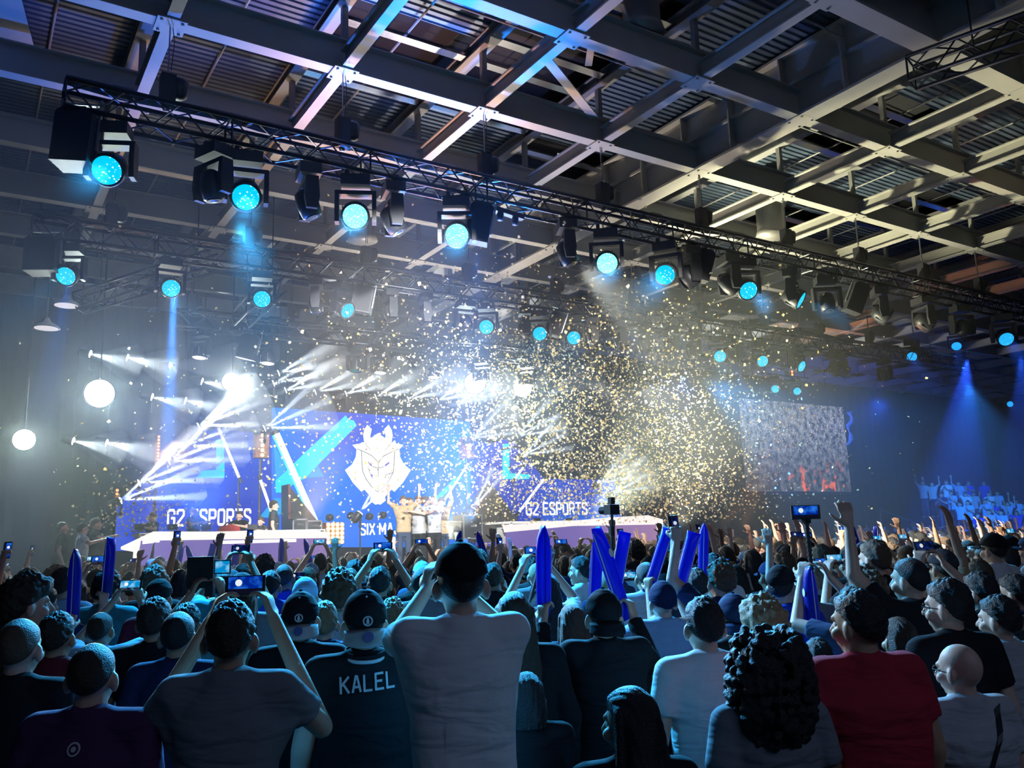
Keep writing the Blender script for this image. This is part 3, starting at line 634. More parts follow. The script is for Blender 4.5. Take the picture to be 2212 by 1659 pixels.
GLYPH = {'G': [[(1, 1.35), (1, 1.6), (.82, 1.8), (.18, 1.8), (0, 1.6), (0, .2), (.18, 0), (.82, 0), (1, .2), (1, .85), (.55, .85)]], '2': [[(0, 1.35), (0, 1.6), (.18, 1.8), (.82, 1.8), (1, 1.6), (1, 1.2), (0, .15), (0, 0), (1, 0)]],
 'E': [[(1, 1.8), (0, 1.8), (0, 0), (1, 0)], [(0, .93), (.8, .93)]], 'S': [[(1, 1.4), (1, 1.62), (.82, 1.8), (.18, 1.8), (0, 1.62), (0, 1.25), (.15, 1.05), (.85, .75), (1, .55), (1, .18), (.82, 0), (.18, 0), (0, .18), (0, .42)]],
 'P': [[(0, 0), (0, 1.8), (.8, 1.8), (1, 1.62), (1, 1.0), (.8, .82), (0, .82)]], 'O': [[(.5, 0), (.18, 0), (0, .2), (0, 1.6), (.18, 1.8), (.82, 1.8), (1, 1.6), (1, .2), (.82, 0), (.5, 0)]],
 'R': [[(0, 0), (0, 1.8), (.8, 1.8), (1, 1.62), (1, 1.05), (.8, .87), (0, .87)], [(.5, .87), (1, 0)]], 'T': [[(-.05, 1.8), (1.05, 1.8)], [(.5, 1.8), (.5, 0)]], 'I': [[(.0, 0), (.0, 1.8)]], 'X': [[(0, 0), (1, 1.8)], [(0, 1.8), (1, 0)]],
 'M': [[(-.1, 0), (-.1, 1.8), (.5, .5), (1.1, 1.8), (1.1, 0)]], 'A': [[(0, 0), (.42, 1.8), (.58, 1.8), (1, 0)], [(.2, .55), (.8, .55)]], 'J': [[(1, 1.8), (1, .2), (.82, 0), (.18, 0), (0, .2), (0, .45)]], 'K': [[(0, 0), (0, 1.8)], [(1, 1.8), (.05, .8)], [(.3, 1.05), (1, 0)]], 'L': [[(0, 1.8), (0, 0), (.95, 0)]]}
def block_text(s, wt=.15):
    """condensed block capitals drawn with a flat pen of half-width wt"""
    mb = MB(); x = 0.0
    for ch in s:
        if ch == ' ': x += .75; continue
        for st in GLYPH[ch]:
            for jx, jy in st[1:-1]: mb.prism([(x+jx+wt*1.04*math.cos(math.pi*(i+.5)/4), jy+wt*1.04*math.sin(math.pi*(i+.5)/4), 0) for i in range(8)], (0, 0, .04))
            for k in range(len(st)-1):
                a, b = Vector((x+st[k][0], st[k][1], 0)), Vector((x+st[k+1][0], st[k+1][1], 0)); d = (b-a).normalized(); n = Vector((-d.y, d.x, 0))*wt; e = .0 if 0 < k else 1.0
                a2 = a-d*wt*.5; b2 = b+d*wt*.5
                mb.prism([a2-n, b2-n, b2+n, a2+n], (0, 0, .04))
        x += {'I': .5, 'M': 1.7}.get(ch, 1.5)
    return mb
def text_on(name, s, px0, px1, y, mat, parent, dy=-0.03, bold=0.02):
    """lettering set flat on plane y so that it spans px0 (left, bottom) to px1 (right, top)"""
    me = block_text(s).mesh(name)
    co = np.array([v.co[:] for v in me.vertices]); lo, hi = co.min(0), co.max(0)
    A, B = at_y(px0[0], px0[1], y+dy), at_y(px1[0], px1[1], y+dy)
    for v in me.vertices:
        u = (v.co.x-lo[0])/(hi[0]-lo[0]); t = (v.co.y-lo[1])/(hi[1]-lo[1])
        v.co = Vector((A.x+(B.x-A.x)*u, A.y - (v.co.z-lo[2])*0.3, A.z+(B.z-A.z)*t)) - LO
    me.materials.append(mat); return link(name, me, parent)
text_on('lettering', 'G2 ESPORTS', (360, 1138), (543, 1098), LY+0.25, E_WH, led, -0.02, 0.03)
text_on('lettering', 'SIX MAJOR', (777, 1157), (892, 1128), LY, E_WH, led, -0.03, 0.02)
text_on('lettering', 'G2 ESPORTS', (1136, 1114), (1268, 1084), LY+0.25, E_WH, led, -0.02, 0.03)
# light tubes standing in front of the screen
def light_tube(a, b, r, mat, label, y=20.6):
    A, B = at_y(*a, y), at_y(*b, y); e = empty('light_tube', B, label, 'light tube', 'slanted light tubes before the blue screen')
    d = (A-B).normalized(); MB().tube((0, 0, 0), A-B, r, n=8).build('glowing_tube', mat, e)
    MB().tube(d*-0.12, d*0.02, r*1.3, n=8).build('end_cap', M_BLACK, e); MB().tube((0, .05, 0), (0, .05, STZ-B.z), .02).build('stand', M_BLACK, e); MB().tube(A-B-d*0.02, A-B+d*0.1, r*1.3, n=8).build('end_cap', M_BLACK, e)
TW = emissive('tube_white', (0.92, 0.95, 1.0), 1.6); TC = emissive('tube_cyan', (0.1, 0.95, 1.0), 1.15)
light_tube((471, 922), (517, 1033), 0.035, TW, 'white slanted light tube on the left wing, upper of two')
light_tube((562, 1035), (588, 1110), 0.035, TW, 'white slanted light tube on the left wing, lower of two')
light_tube((597, 935), (684, 1132), 0.075, TW, 'thick white light tube beside the black wedge, left of the emblem')
light_tube((591, 938), (676, 1128), 0.05, TC, 'cyan light tube hugging the thick white one left of the emblem', 20.8)
light_tube((1012, 1000), (940, 1112), 0.03, TW, 'thin white light tube right of the emblem')
light_tube((1136, 1002), (1111, 1036), 0.035, TW, 'short white light tube on the right wing')
light_tube((1175, 1035), (1120, 1108), 0.04, TW, 'white slanted light tube left of the small right lettering')

# wedge-shaped dark set pieces
def wedge(px, y, mat, label, th=0.5):
    pts = [at_y(a, b, y) for a, b in px]; o = Vector((pts[0].x, y, STZ)); e = empty('set_wedge', o, label, 'set piece', 'dark wedges on the stage')
    MB().prism([p-o for p in pts], (0, th, 0)).build('wedge_body', mat, e)
    MB().prism([pts[0]-o, pts[0]-o+Vector((0.05, 0, 0)), pts[-1]-o+Vector((0.05, 0, 0)), pts[-1]-o], (0, -0.03, 0)).build('edge_trim', principled('red_brown_trim', (0.12, 0.03, 0.03), 0.6), e)
wedge([(622, 1046), (690, 1130), (690, 1178), (622, 1178)], 20.2, M_BLACK, 'black triangular set wedge left of the emblem')
wedge([(1063, 1046), (1118, 1122), (1118, 1170), (1012, 1172), (1012, 1122)], 20.2, principled('brown_black', (0.05, 0.04, 0.03), 0.7), 'brown-black peaked set wedge right of the winners')
# warm blinders
BULB = emissive('warm_bulb', (1.0, 0.62, 0.25), 5); BULB_R = emissive('red_bulb', (1.0, 0.25, 0.08), 3)
def blinder(px0, px1, y, nc, nr, label, r=0.045, mat=None):
    A, B = at_y(*px0, y), at_y(*px1, y); c = Vector(((A.x+B.x)/2, y, min(A.z, B.z))); wd, hg = abs(B.x-A.x), abs(B.z-A.z)
    e = empty('blinder_light', c, label, 'stage light', 'warm bulb panels on stage')
    MB().box((0, 0.12, hg/2), (wd, 0.22, hg)).build('housing', principled('blinder_housing', (0.2, 0.09, 0.04), 0.6), e)
    bm_ = MB().lathe([(r, 0), (r*.8, r*.5), (r*.2, r*.8)], 10, Matrix.Rotation(math.pi/2, 4, 'X')).mesh('bulb', mat or BULB, True)
    for i in range(nc):
        for j in range(nr):
            o = link('bulb', bm_, e); o.location = (wd*((i+.5)/nc-.5), 0.0, hg*(j+.5)/nr)
    if 'above the side' in label: MB().tube((0, .14, hg), (0, .14, ZB+1.175-c.z), .015).build('drop_rod', M_BLACK, e)
    elif c.z > STZ+.3: MB().tube((0, .14, .02), (0, .14, STZ-c.z), .03).build('stand', M_BLACK, e)
    if nc*nr > 8: spot('warm_wash', c+Vector((0, -0.1, hg/2)), c+Vector((0.5, -4, 1)), 60, (1, .55, .2), 110, .5, .1)
    return e
blinder((704, 1176), (744, 1128), 18.3, 4, 5, 'amber bulb panel of four columns beside the white desk')
blinder((552, 988), (582, 936), 20.5, 1, 5, 'column of amber bulbs high on the left wing')
blinder((1000, 990), (1024, 946), 20.5, 1, 5, 'column of amber bulbs right of the emblem')
blinder((338, 1003), (346, 940), 20.6, 1, 9, 'thin string of red bulbs left of the blue screen', 0.03, BULB_R)
blinder((248, 1096), (257, 1055), 20.6, 1, 5, 'short string of red bulbs at the lower left screen corner', 0.03, BULB_R)
blinder((1706, 812), (1716, 800), 20.6, 1, 2, 'two red bulbs above the side screen', 0.05, BULB_R)
for i, (px, py) in enumerate(((711, 1118), (757, 1114), (797, 1116), (826, 1113), (895, 1111), (1003, 1113))):
    p = at_y(px, py, 20.8); e = empty('stage_lamp', (p.x, 20.8, p.z), f'small white lamp on the blue screen front, {nth(i)} from left', 'stage light', 'small floor lamps on stage')
    MB().lathe([(0.05, 0.16), (0.09, 0.1), (0.1, 0.0), (0.085, 0.0)], 12, Matrix.Rotation(math.pi/2, 4, 'X')).build('can', M_BLACK, e, True)
    MB().lathe([(0.085, 0.0), (0.05, -0.02)], 12, Matrix.Rotation(math.pi/2, 4, 'X')).build('lens', emissive('floor_lens', (1, 0.93, 0.9), 6), e)
    MB().box((0, .13, -.04), (.04, .18, .04)).build('bracket', M_BLACK, e)

# player desks
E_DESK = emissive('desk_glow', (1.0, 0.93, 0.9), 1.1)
E_PURP = led_mat('desk_panel_violet', (0.18, 0.13, 0.52), (0.3, 0.2, 0.6), (0.55, 0.3, 0.5), 0.8); E_PURP.cycles.emission_sampling = 'NONE'
def desk(poly_frame, panel, y, label, legs, depth=0.85):
    o = at_y(*poly_frame[0], y); o.z = STZ; e = empty('player_desk', o, label, 'desk', 'long white player desks')
    W_ = lambda a, b, yy=y: at_y(a, b, yy)-o
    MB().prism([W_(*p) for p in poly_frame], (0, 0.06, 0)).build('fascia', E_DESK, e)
    MB().prism([W_(a, b, y+0.07) for a, b in panel], (0, 0.04, 0)).build('front_panel', E_PURP, e)
    xs = [W_(*p) for p in panel]; x0, x1 = min(p.x for p in xs), max(p.x for p in xs); zt = max(p.z for p in xs)+0.1
    MB().box(((x0+x1)/2, depth/2+0.1, zt), (x1-x0, depth, 0.05)).build('desk_top', M_WHITE, e)
    for px, b in legs:
        p = W_(px, b); MB().box((p.x, 0.4, zt/2), (0.08, 0.6, zt)).build('leg', M_WHITE, e)
    return e
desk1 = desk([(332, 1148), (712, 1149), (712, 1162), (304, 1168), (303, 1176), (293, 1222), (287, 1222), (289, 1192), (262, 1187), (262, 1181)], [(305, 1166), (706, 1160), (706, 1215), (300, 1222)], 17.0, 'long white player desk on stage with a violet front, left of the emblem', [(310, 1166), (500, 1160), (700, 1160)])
dl = at_y(484, 1163, 16.97)
for i, (a, b) in enumerate(((310, 345), (480, 640))):
    A, B = at_y(a, 1168, 16.95), at_y(b, 1164, 16.95); A -= desk1.location; B -= desk1.location; o = MB().prism([A, B, B-Vector((0, 0, 0.06)), A-Vector((0, 0, 0.06))], (0, 0.09, 0)).build('light_bar', emissive('bar_warm', (1, .9, .85), 2.0), desk1)
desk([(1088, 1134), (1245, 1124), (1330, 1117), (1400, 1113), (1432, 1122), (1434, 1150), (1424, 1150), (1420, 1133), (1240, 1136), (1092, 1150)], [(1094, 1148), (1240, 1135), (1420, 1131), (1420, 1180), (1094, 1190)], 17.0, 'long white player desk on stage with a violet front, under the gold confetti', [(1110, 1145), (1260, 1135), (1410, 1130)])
def monitor(px, py, y, label, s=0.34):
    p = at_y(px, py, y); e = empty('monitor', p, label, 'monitor', 'monitors on the player desks')
    MB().box((0, 0, 0.2*s), (0.54*s, 0.035, 0.32*s)).build('screen_back', M_BLACK, e); MB().box((0, 0.04, 0.02), (0.06, 0.03, 0.08)).build('stand', M_GREYMETAL, e); MB().box((0, 0.04, -0.02), (0.22, 0.16, 0.02)).build('foot', M_GREYMETAL, e)
for i, px in enumerate((300, 372, 445, 545)): monitor(px, 1146, 17.45, f'black monitor back on the left white desk, {nth(i)} from left')
for i, px in enumerate((1160, 1230, 1300)): monitor(px, 1130, 17.45, f'black monitor back on the right white desk, {nth(i)} from left')
# red bag and flight cases
p = at_y(497, 1146, 17.35); e = empty('red_bag', p, 'red bag lying on the white desk between two players', 'bag')
MB().prism([(-0.21, 0, -.03), (0.21, 0, -.03), (0.18, 0, 0.07), (0.03, 0, 0.12), (-0.14, 0, 0.09)], (0, 0.25, 0)).build('bag_body', principled('red_nylon', (0.55, 0.02, 0.03), 0.5), e)
MB().path([(-0.1, 0.12, 0.09), (-0.03, 0.12, 0.16), (0.07, 0.12, 0.12)], 0.015).build('strap', M_BLACK, e)
def flight_case(px, py, y, wd, hg, label):
    p = at_y(px, py, y); e = empty('flight_case', p, label, 'case', 'black gear cases on stage')
    MB().box((0, 0.25, hg/2), (wd, 0.5, hg)).build('case_body', M_BLACK, e)
    mb = MB()
    for z in (0.02, hg-0.02): mb.box((0, -0.005, z), (wd, 0.012, 0.03))
    for sx in (-1, 1): mb.box((sx*(wd/2-0.015), -0.005, hg/2), (0.03, 0.012, hg))
    mb.build('edge_trim', M_GREYMETAL, e); MB().box((0, -0.012, hg*0.55), (0.14, 0.015, 0.06)).build('latch', M_CHROME, e)
flight_case(648, 1150, 18.5, 0.34, 0.3, 'left black gear case behind the white desk'); flight_case(678, 1150, 18.5, 0.38, 0.27, 'right black gear case behind the white desk')
flight_case(985, 1165, 18.5, 0.7, 0.45, 'dark gear case below the brown wedge'); flight_case(1022, 1165, 18.4, 0.55, 0.6, 'taller dark gear case below the brown wedge')

# ------------------------------------------------------------------ side screen
def crowd_screen_mat():
    m = bpy.data.materials.new('live_picture'); m.use_nodes = True; nt = m.node_tree; nt.nodes.remove(nt.nodes['Principled BSDF'])
    N = nt.nodes.new; Lk = nt.links.new
    tc = N('ShaderNodeTexCoord'); sp = N('ShaderNodeSeparateXYZ'); Lk(tc.outputs['Generated'], sp.inputs[0])
    mp = N('ShaderNodeMapping'); mp.inputs['Scale'].default_value = (26, 1, 12); Lk(tc.outputs['Generated'], mp.inputs[0])
    n1 = N('ShaderNodeTexNoise'); n1.inputs['Scale'].default_value = 1.0; n1.inputs['Detail'].default_value = 6; n1.inputs['Roughness'].default_value = 0.75; Lk(mp.outputs[0], n1.inputs[0])
    base = N('ShaderNodeValToRGB'); b = base.color_ramp.elements; b[0].position = 0.42; b[0].color = (0.01, 0.018, 0.05, 1); b[1].position = 0.66; b[1].color = (0.34, 0.36, 0.42, 1); Lk(n1.outputs['Fac'], base.inputs[0])
    v = N('ShaderNodeTexVoronoi'); v.inputs['Scale'].default_value = 1.0; mp2 = N('ShaderNodeMapping'); mp2.inputs['Scale'].default_value = (62, 1, 38); Lk(tc.outputs['Generated'], mp2.inputs[0]); Lk(mp2.outputs[0], v.inputs['Vector'])
    mr = N('ShaderNodeMapRange'); mr.inputs[1].default_value = 0.28; mr.inputs[2].default_value = 0.16; Lk(v.outputs['Distance'], mr.inputs[0])
    hs = N('ShaderNodeMapRange'); hs.inputs[1].default_value = 0.25; hs.inputs[2].default_value = 0.7; Lk(sp.outputs['Z'], hs.inputs[0])
    mu = N('ShaderNodeMath'); mu.operation = 'MULTIPLY'; Lk(mr.outputs[0], mu.inputs[0]); Lk(hs.outputs[0], mu.inputs[1])
    mixc = N('ShaderNodeMix'); mixc.data_type = 'RGBA'; mixc.inputs[7].default_value = (0.62, 0.56, 0.4, 1); Lk(mu.outputs[0], mixc.inputs[0]); Lk(base.outputs[0], mixc.inputs[6])
    # red and orange shirts in the lower right
    n2 = N('ShaderNodeTexNoise'); n2.inputs['Scale'].default_value = 1; mp3 = N('ShaderNodeMapping'); mp3.inputs['Scale'].default_value = (16, 1, 7); Lk(tc.outputs['Generated'], mp3.inputs[0]); Lk(mp3.outputs[0], n2.inputs[0])
    r1 = N('ShaderNodeMapRange'); r1.inputs[1].default_value = 0.55; r1.inputs[2].default_value = 0.66; Lk(n2.outputs['Fac'], r1.inputs[0])
    r2 = N('ShaderNodeMapRange'); r2.inputs[1].default_value = 0.36; r2.inputs[2].default_value = 0.1; Lk(sp.outputs['Z'], r2.inputs[0])
    r3 = N('ShaderNodeMapRange'); r3.inputs[1].default_value = 0.2; r3.inputs[2].default_value = 0.5; Lk(sp.outputs['X'], r3.inputs[0])
    m2 = N('ShaderNodeMath'); m2.operation = 'MULTIPLY'; Lk(r1.outputs[0], m2.inputs[0]); Lk(r2.outputs[0], m2.inputs[1]); m3 = N('ShaderNodeMath'); m3.operation = 'MULTIPLY'; Lk(m2.outputs[0], m3.inputs[0]); Lk(r3.outputs[0], m3.inputs[1])
    mo = N('ShaderNodeMix'); mo.data_type = 'RGBA'; mo.inputs[7].default_value = (1.6, 0.3, 0.12, 1); Lk(m3.outputs[0], mo.inputs[0]); Lk(mixc.outputs[2], mo.inputs[6])
    zz = N('ShaderNodeMapRange'); zz.inputs[1].default_value = .15; zz.inputs[2].default_value = .6; zz.inputs[3].default_value = .6; zz.inputs[4].default_value = 1.2; Lk(sp.outputs['Z'], zz.inputs[0])
    e = N('ShaderNodeEmission'); Lk(zz.outputs[0], e.inputs[1]); Lk(mo.outputs[2], e.inputs[0]); Lk(e.outputs[0], nt.nodes['Material Output'].inputs[0]); m.cycles.emission_sampling = 'NONE'
    return m
A, B = at_y(1612, 1061, 21.0), at_y(1820, 880, 21.0); SWd, SHg = B.x-A.x, B.z-A.z
ss = empty('projection_screen', (A.x+SWd/2, 21.0, A.z), 'big side screen showing the crowd under falling confetti', 'screen')
MB().box((0, 0, SHg/2), (SWd, 0.02, SHg)).build('screen_surface', crowd_screen_mat(), ss)
mb = MB(); mb.box((0, 0.05, SHg+0.06), (SWd+0.3, 0.08, 0.1)); mb.box((0, 0.05, -0.06), (SWd+0.1, 0.08, 0.08))
for sx in (-1, 1): mb.box((sx*(SWd/2+0.04), 0.05, SHg/2), (0.06, 0.08, SHg+0.1))
mb.build('frame', M_BLACK, ss)
for sx in (-0.35, 0.35): MB().tube((sx*SWd, 0.05, SHg+0.1), (sx*SWd, 0.05, ZB-A.z), 0.015).build('suspension_cable', M_BLACK, ss)
p = at_y(1838, 962, 20.9); mb = MB(); vs = []; 
for i in range(9):
    t = i/8; vs += [(0.12*math.sin(i*1.3)-0.25*t*t, 0.05*math.cos(i*2.1), 1.3*(1-t)), (0.34+0.1*math.sin(i*1.1)-0.35*t, 0.06*math.sin(i*1.7), 1.35*(1-t)+.05)]
mb.add(vs, [(2*i, 2*i+1, 2*i+3, 2*i+2) for i in range(8)])
o = mb.build('pale_cloth', M_WHITE, None, True); o.location = (p.x, 20.9, p.z); md = o.modifiers.new('thick', 'SOLIDIFY'); md.thickness = 0.03
tag(o, 'pale crumpled cloth hanging at the right edge of the side screen', 'cloth')
# ghostly metal cage in the blue beam, far right
p = at_y(2046, 830, 18.0); e = empty('lamp_cage', p, 'pale wire cage hanging in the blue beam far right', 'cage')
mb = MB()
for i in range(5): mb.tube((-0.4+.2*i, 0, -0.4), (-0.4+.2*i, 0, 0.7), 0.012, n=5)
mb.build('upright_wires', M_GREYMETAL, e); mb = MB()
for i in range(4): mb.tube((-0.42, 0, -0.3+.3*i), (0.42, 0, -0.3+.3*i), 0.014, n=5)
mb.build('cross_wires', M_GREYMETAL, e); MB().tube((0, 0, 0.7), (0, 0, ZB+1.175-p.z), 0.01, n=5).build('drop_cable', M_BLACK, e)

# ------------------------------------------------------------------ grandstand, far right
gs = empty('grandstand', (36.0, 20.0, 0), 'stepped seating stand at the far right wall, lit blue', 'stand')
for i in range(4):
    MB().box((4, 0.3+i*0.9, 0.4+i*0.25), (11.0, 0.9, 0.8+i*0.5)).build('step', M_STAGE, gs)
mb = MB(); mb.tube((-1.6, 0, 1.4), (-1.6, 3.4, 2.7), 0.025)
for i in range(5): mb.tube((-1.6, i*0.85, 0.3+i*.3), (-1.6, i*0.85, 1.4+i*0.325), 0.02)
mb.build('railing', M_GREYMETAL, gs)
spot('stand_wash', (26, 14.2, 6.2), (39.5, 21.0, 2.8), 16000, (0.03, 0.28, 1.0), 26, 0.5, 0.1)
# ------------------------------------------------------------------ people: bodies grown from joint chains and fused into one surface
SKIN = [principled('skin_light', (0.62, 0.40, 0.30), 0.5, 0, 0.08, 14, 0.05, 120), principled('skin_tan', (0.48, 0.28, 0.18), 0.5, 0, 0.08, 14, 0.05, 120),
        principled('skin_brown', (0.24, 0.125, 0.075), 0.48, 0, 0.08, 14, 0.05, 120), principled('skin_rosy', (0.66, 0.36, 0.28), 0.5, 0, 0.08, 14, 0.05, 120)]
def hairm(n, c): return principled('hair_'+n, c, 0.5, 0, 0.35, 45, 0.5, 160)
HAIR = {'black': hairm('black', (0.012, 0.011, 0.012)), 'dark brown': hairm('dark_brown', (0.035, 0.022, 0.014)), 'brown': hairm('brown', (0.10, 0.06, 0.032)), 'fair': hairm('fair', (0.32, 0.24, 0.13)), 'grey': hairm('grey', (0.3, 0.3, 0.3))}
def cloth_mat(n, c, wr=0.55):
    key = 'cloth_'+n
    if key in MATS: return MATS[key]
    m = principled(key, c, 0.85, 0, 0.1, 20); nt = m.node_tree; b = nt.nodes['Principled BSDF']
    b.inputs['Specular IOR Level'].default_value = 0.15
    tc = nt.nodes.new('ShaderNodeTexCoord'); mp = nt.nodes.new('ShaderNodeMapping'); mp.inputs['Scale'].default_value = (2.2, 2.2, 7.5); nt.links.new(tc.outputs['Object'], mp.inputs[0])
    n1 = nt.nodes.new('ShaderNodeTexNoise'); n1.inputs['Scale'].default_value = 1.6; n1.inputs['Detail'].default_value = 2.5; n1.inputs['Distortion'].default_value = 0.7; nt.links.new(mp.outputs[0], n1.inputs['Vector'])
    bp = nt.nodes.new('ShaderNodeBump'); bp.inputs['Strength'].default_value = wr; bp.inputs['Distance'].default_value = 0.05
    nt.links.new(n1.outputs['Fac'], bp.inputs['Height']); nt.links.new(bp.outputs['Normal'], b.inputs['Normal'])
    return m
CLOTH = {'black': (0.014, 0.014, 0.017), 'charcoal': (0.05, 0.052, 0.06), 'navy': (0.018, 0.03, 0.09), 'royal blue': (0.02, 0.06, 0.5), 'pale blue': (0.3, 0.5, 0.72), 'white': (0.74, 0.75, 0.77), 'light grey': (0.42, 0.43, 0.45), 'grey': (0.2, 0.21, 0.23),
         'teal': (0.05, 0.3, 0.36), 'red': (0.42, 0.03, 0.05), 'maroon': (0.16, 0.02, 0.035), 'purple': (0.085, 0.03, 0.09), 'olive': (0.09, 0.09, 0.05), 'tan': (0.4, 0.3, 0.18), 'denim': (0.05, 0.08, 0.16)}
CL = {k: cloth_mat(k.replace(' ', '_'), v) for k, v in CLOTH.items()}
DENIM = cloth_mat('trousers_denim', (0.04, 0.055, 0.1)); DARKTR = cloth_mat('trousers_black', (0.015, 0.015, 0.018))

def capsule(mb, a, b, ra, rb=None, n=10):
    a, b = Vector(a), Vector(b); rb = ra if rb is None else rb; d = (b-a)
    if d.length < 1e-6: d = Vector((0, 0, 1e-4))
    u = d.normalized(); pts = []; rs = []
    for t in (-0.98, -0.72, -0.38): pts.append(a+u*ra*t); rs.append(ra*math.sqrt(1-t*t))
    pts.append(a); rs.append(ra); pts.append(b); rs.append(rb)
    for t in (0.38, 0.72, 0.98): pts.append(b+u*rb*t); rs.append(rb*math.sqrt(1-t*t))
    mb.path(pts, rs, n)
def ball(mb, c, r, n=14, m=9, rot=None):
    r = (r, r, r) if not isinstance(r, (tuple, list)) else r; vs = []; fs = []
    M = rot.to_matrix() if rot is not None else Matrix.Identity(3)
    for i in range(1, m):
        p = math.pi*i/m
        for j in range(n):
            t = 2*math.pi*j/n; vs.append(Vector(c)+M @ Vector((r[0]*math.sin(p)*math.cos(t), r[1]*math.sin(p)*math.sin(t), r[2]*math.cos(p))))
    top, bot = len(vs), len(vs)+1; vs += [Vector(c)+M @ Vector((0, 0, r[2])), Vector(c)-M @ Vector((0, 0, r[2]))]
    for i in range(m-2):
        for j in range(n): fs.append((i*n+j, (i+1)*n+j, (i+1)*n+(j+1) % n, i*n+(j+1) % n))
    for j in range(n): fs.append((top, j, (j+1) % n)); fs.append((bot, (m-2)*n+(j+1) % n, (m-2)*n+j))
    mb.add(vs, fs)
def loft(mb, rings, n=20, pw=2.4):
    """rings (z, rx, ry, cx, cy): rounded-box sections"""
    vs = []; fs = []
    for z, rx, ry, cx, cyy in rings:
        for i in range(n):
            t = 2*math.pi*i/n; c, s = math.cos(t), math.sin(t)
            vs.append((cx+rx*math.copysign(abs(c)**(2/pw), c), cyy+ry*math.copysign(abs(s)**(2/pw), s), z))
    for k in range(len(rings)-1):
        for i in range(n): fs.append((k*n+i, k*n+(i+1) % n, (k+1)*n+(i+1) % n, (k+1)*n+i))
    fs += [tuple(range(n-1, -1, -1)), tuple(range((len(rings)-1)*n, len(rings)*n))]
    mb.add(vs, fs)
def fuse(mb, name, voxel, smooth=2, ratio=1.0, disp=None):
    me = mb.mesh(name); o = bpy.data.objects.new('tmp_fuse', me); COL.objects.link(o)
    r = o.modifiers.new('r', 'REMESH'); r.mode = 'VOXEL'; r.voxel_size = voxel; r.use_smooth_shade = True
    if smooth: s = o.modifiers.new('s', 'SMOOTH'); s.factor = 0.5; s.iterations = smooth
    if ratio < 1: d = o.modifiers.new('d', 'DECIMATE'); d.ratio = ratio
    dg = bpy.context.evaluated_depsgraph_get(); out = bpy.data.meshes.new_from_object(o.evaluated_get(dg)); out.name = name
    bpy.data.objects.remove(o); bpy.data.meshes.remove(me)
    if disp is not None:
        co = np.empty(len(out.vertices)*3); out.vertices.foreach_get('co', co); co = disp(co.reshape(-1, 3)); out.vertices.foreach_set('co', co.ravel())
    out.polygons.foreach_set('use_smooth', [True]*len(out.polygons)); out.update()
    out.materials.append(None); return out
def hand(mb, w, d, nrm, side, curl):
    """palm, four jointed fingers of unequal length and a thumb leaving the palm's side; w wrist, d pointing, nrm palm normal"""
    w, d = Vector(w), Vector(d).normalized(); nrm = Vector(nrm); nrm = (nrm-d*nrm.dot(d)).normalized(); t = d.cross(nrm)*side
    for k in (-1, 0, 1): capsule(mb, w+d*0.012+t*k*0.014, w+d*0.08+t*k*0.024, 0.0165, 0.0145, 8)
    for k, (off, L) in enumerate(((-0.034, 0.062), (-0.012, 0.076), (0.011, 0.082), (0.034, 0.074))):
        p = w+d*0.083+t*off; a = 0.12+k*0.02; dirv = d+t*off*2.2
        for seg, f in enumerate((0.45, 0.32, 0.26)):
            a += curl*(0.75 if seg == 0 else 1.0)
            u = (dirv.normalized()*math.cos(a)+nrm*math.sin(a)); e = p+u*L*f; capsule(mb, p, e, 0.0102-seg*0.0008, 0.0096-seg*0.0008, 7); p = e
    p = w+d*0.028+t*0.034; u = (d*0.62+t*0.72+nrm*(0.18+curl*0.3)).normalized(); e = p+u*0.042; capsule(mb, p-u*0.015, e, 0.014, 0.0115, 7)
    u2 = (u+nrm*curl*0.6-t*curl*0.55+d*0.2).normalized(); capsule(mb, e, e+u2*0.034, 0.011, 0.0095, 7)
# poses: per arm (elbow, wrist, hand direction, palm normal, curl); right arm has +x
def M_(arm): return tuple(Vector((-v[0], v[1], v[2])) if i < 4 else v for i, v in enumerate(arm))
A_DOWN = ((0.245, -0.03, 1.14), (0.265, 0.06, 0.90), (0.02, 0.12, -1), (-1, 0.1, 0), 0.35)
A_UPP = ((0.27, 0.20, 1.50), (0.105, 0.36, 1.76), (-0.35, 0.12, 0.9), (-0.7, 0.5, -0.2), 0.55)
A_FACE = ((0.30, 0.16, 1.24), (0.115, 0.33, 1.50), (-0.3, 0.25, 0.9), (-0.8, 0.3, 0), 0.6)
A_UP = ((0.285, 0.09, 1.64), (0.255, 0.13, 1.90), (0, 0.15, 1), (-0.3, 1, 0), 0.25)
A_FIST = ((0.29, 0.12, 1.62), (0.24, 0.12, 1.87), (-0.05, 0.05, 1), (-0.4, 1, 0), 1.25)
A_V = ((0.36, 0.05, 1.58), (0.36, 0.09, 1.85), (0.1, 0.1, 1), (-0.5, 1, 0), 0.2)
A_CLAP = ((0.26, 0.12, 1.16), (0.065, 0.30, 1.30), (-0.2, 0.4, 0.9), (-1, 0, 0), 0.15)
A_STICK = ((0.29, 0.16, 1.34), (0.25, 0.31, 1.56), (-0.1, 0.25, 1), (-0.7, 0.6, 0), 0.95)
A_TALL = ((0.205, 0.25, 1.40), (0.07, 0.41, 1.56), (-0.25, 0.2, 0.9), (-0.7, 0.4, -0.2), 0.55)
A_MID = ((0.31, 0.13, 1.26), (0.115, 0.30, 1.64), (-0.3, 0.2, 0.9), (-0.8, 0.3, 0), 0.6)
A_LEAN = ((0.30, 0.10, 1.30), (0.10, 0.34, 1.36), (-0.7, 0.5, 0.3), (-0.5, 0, -1), 0.5)
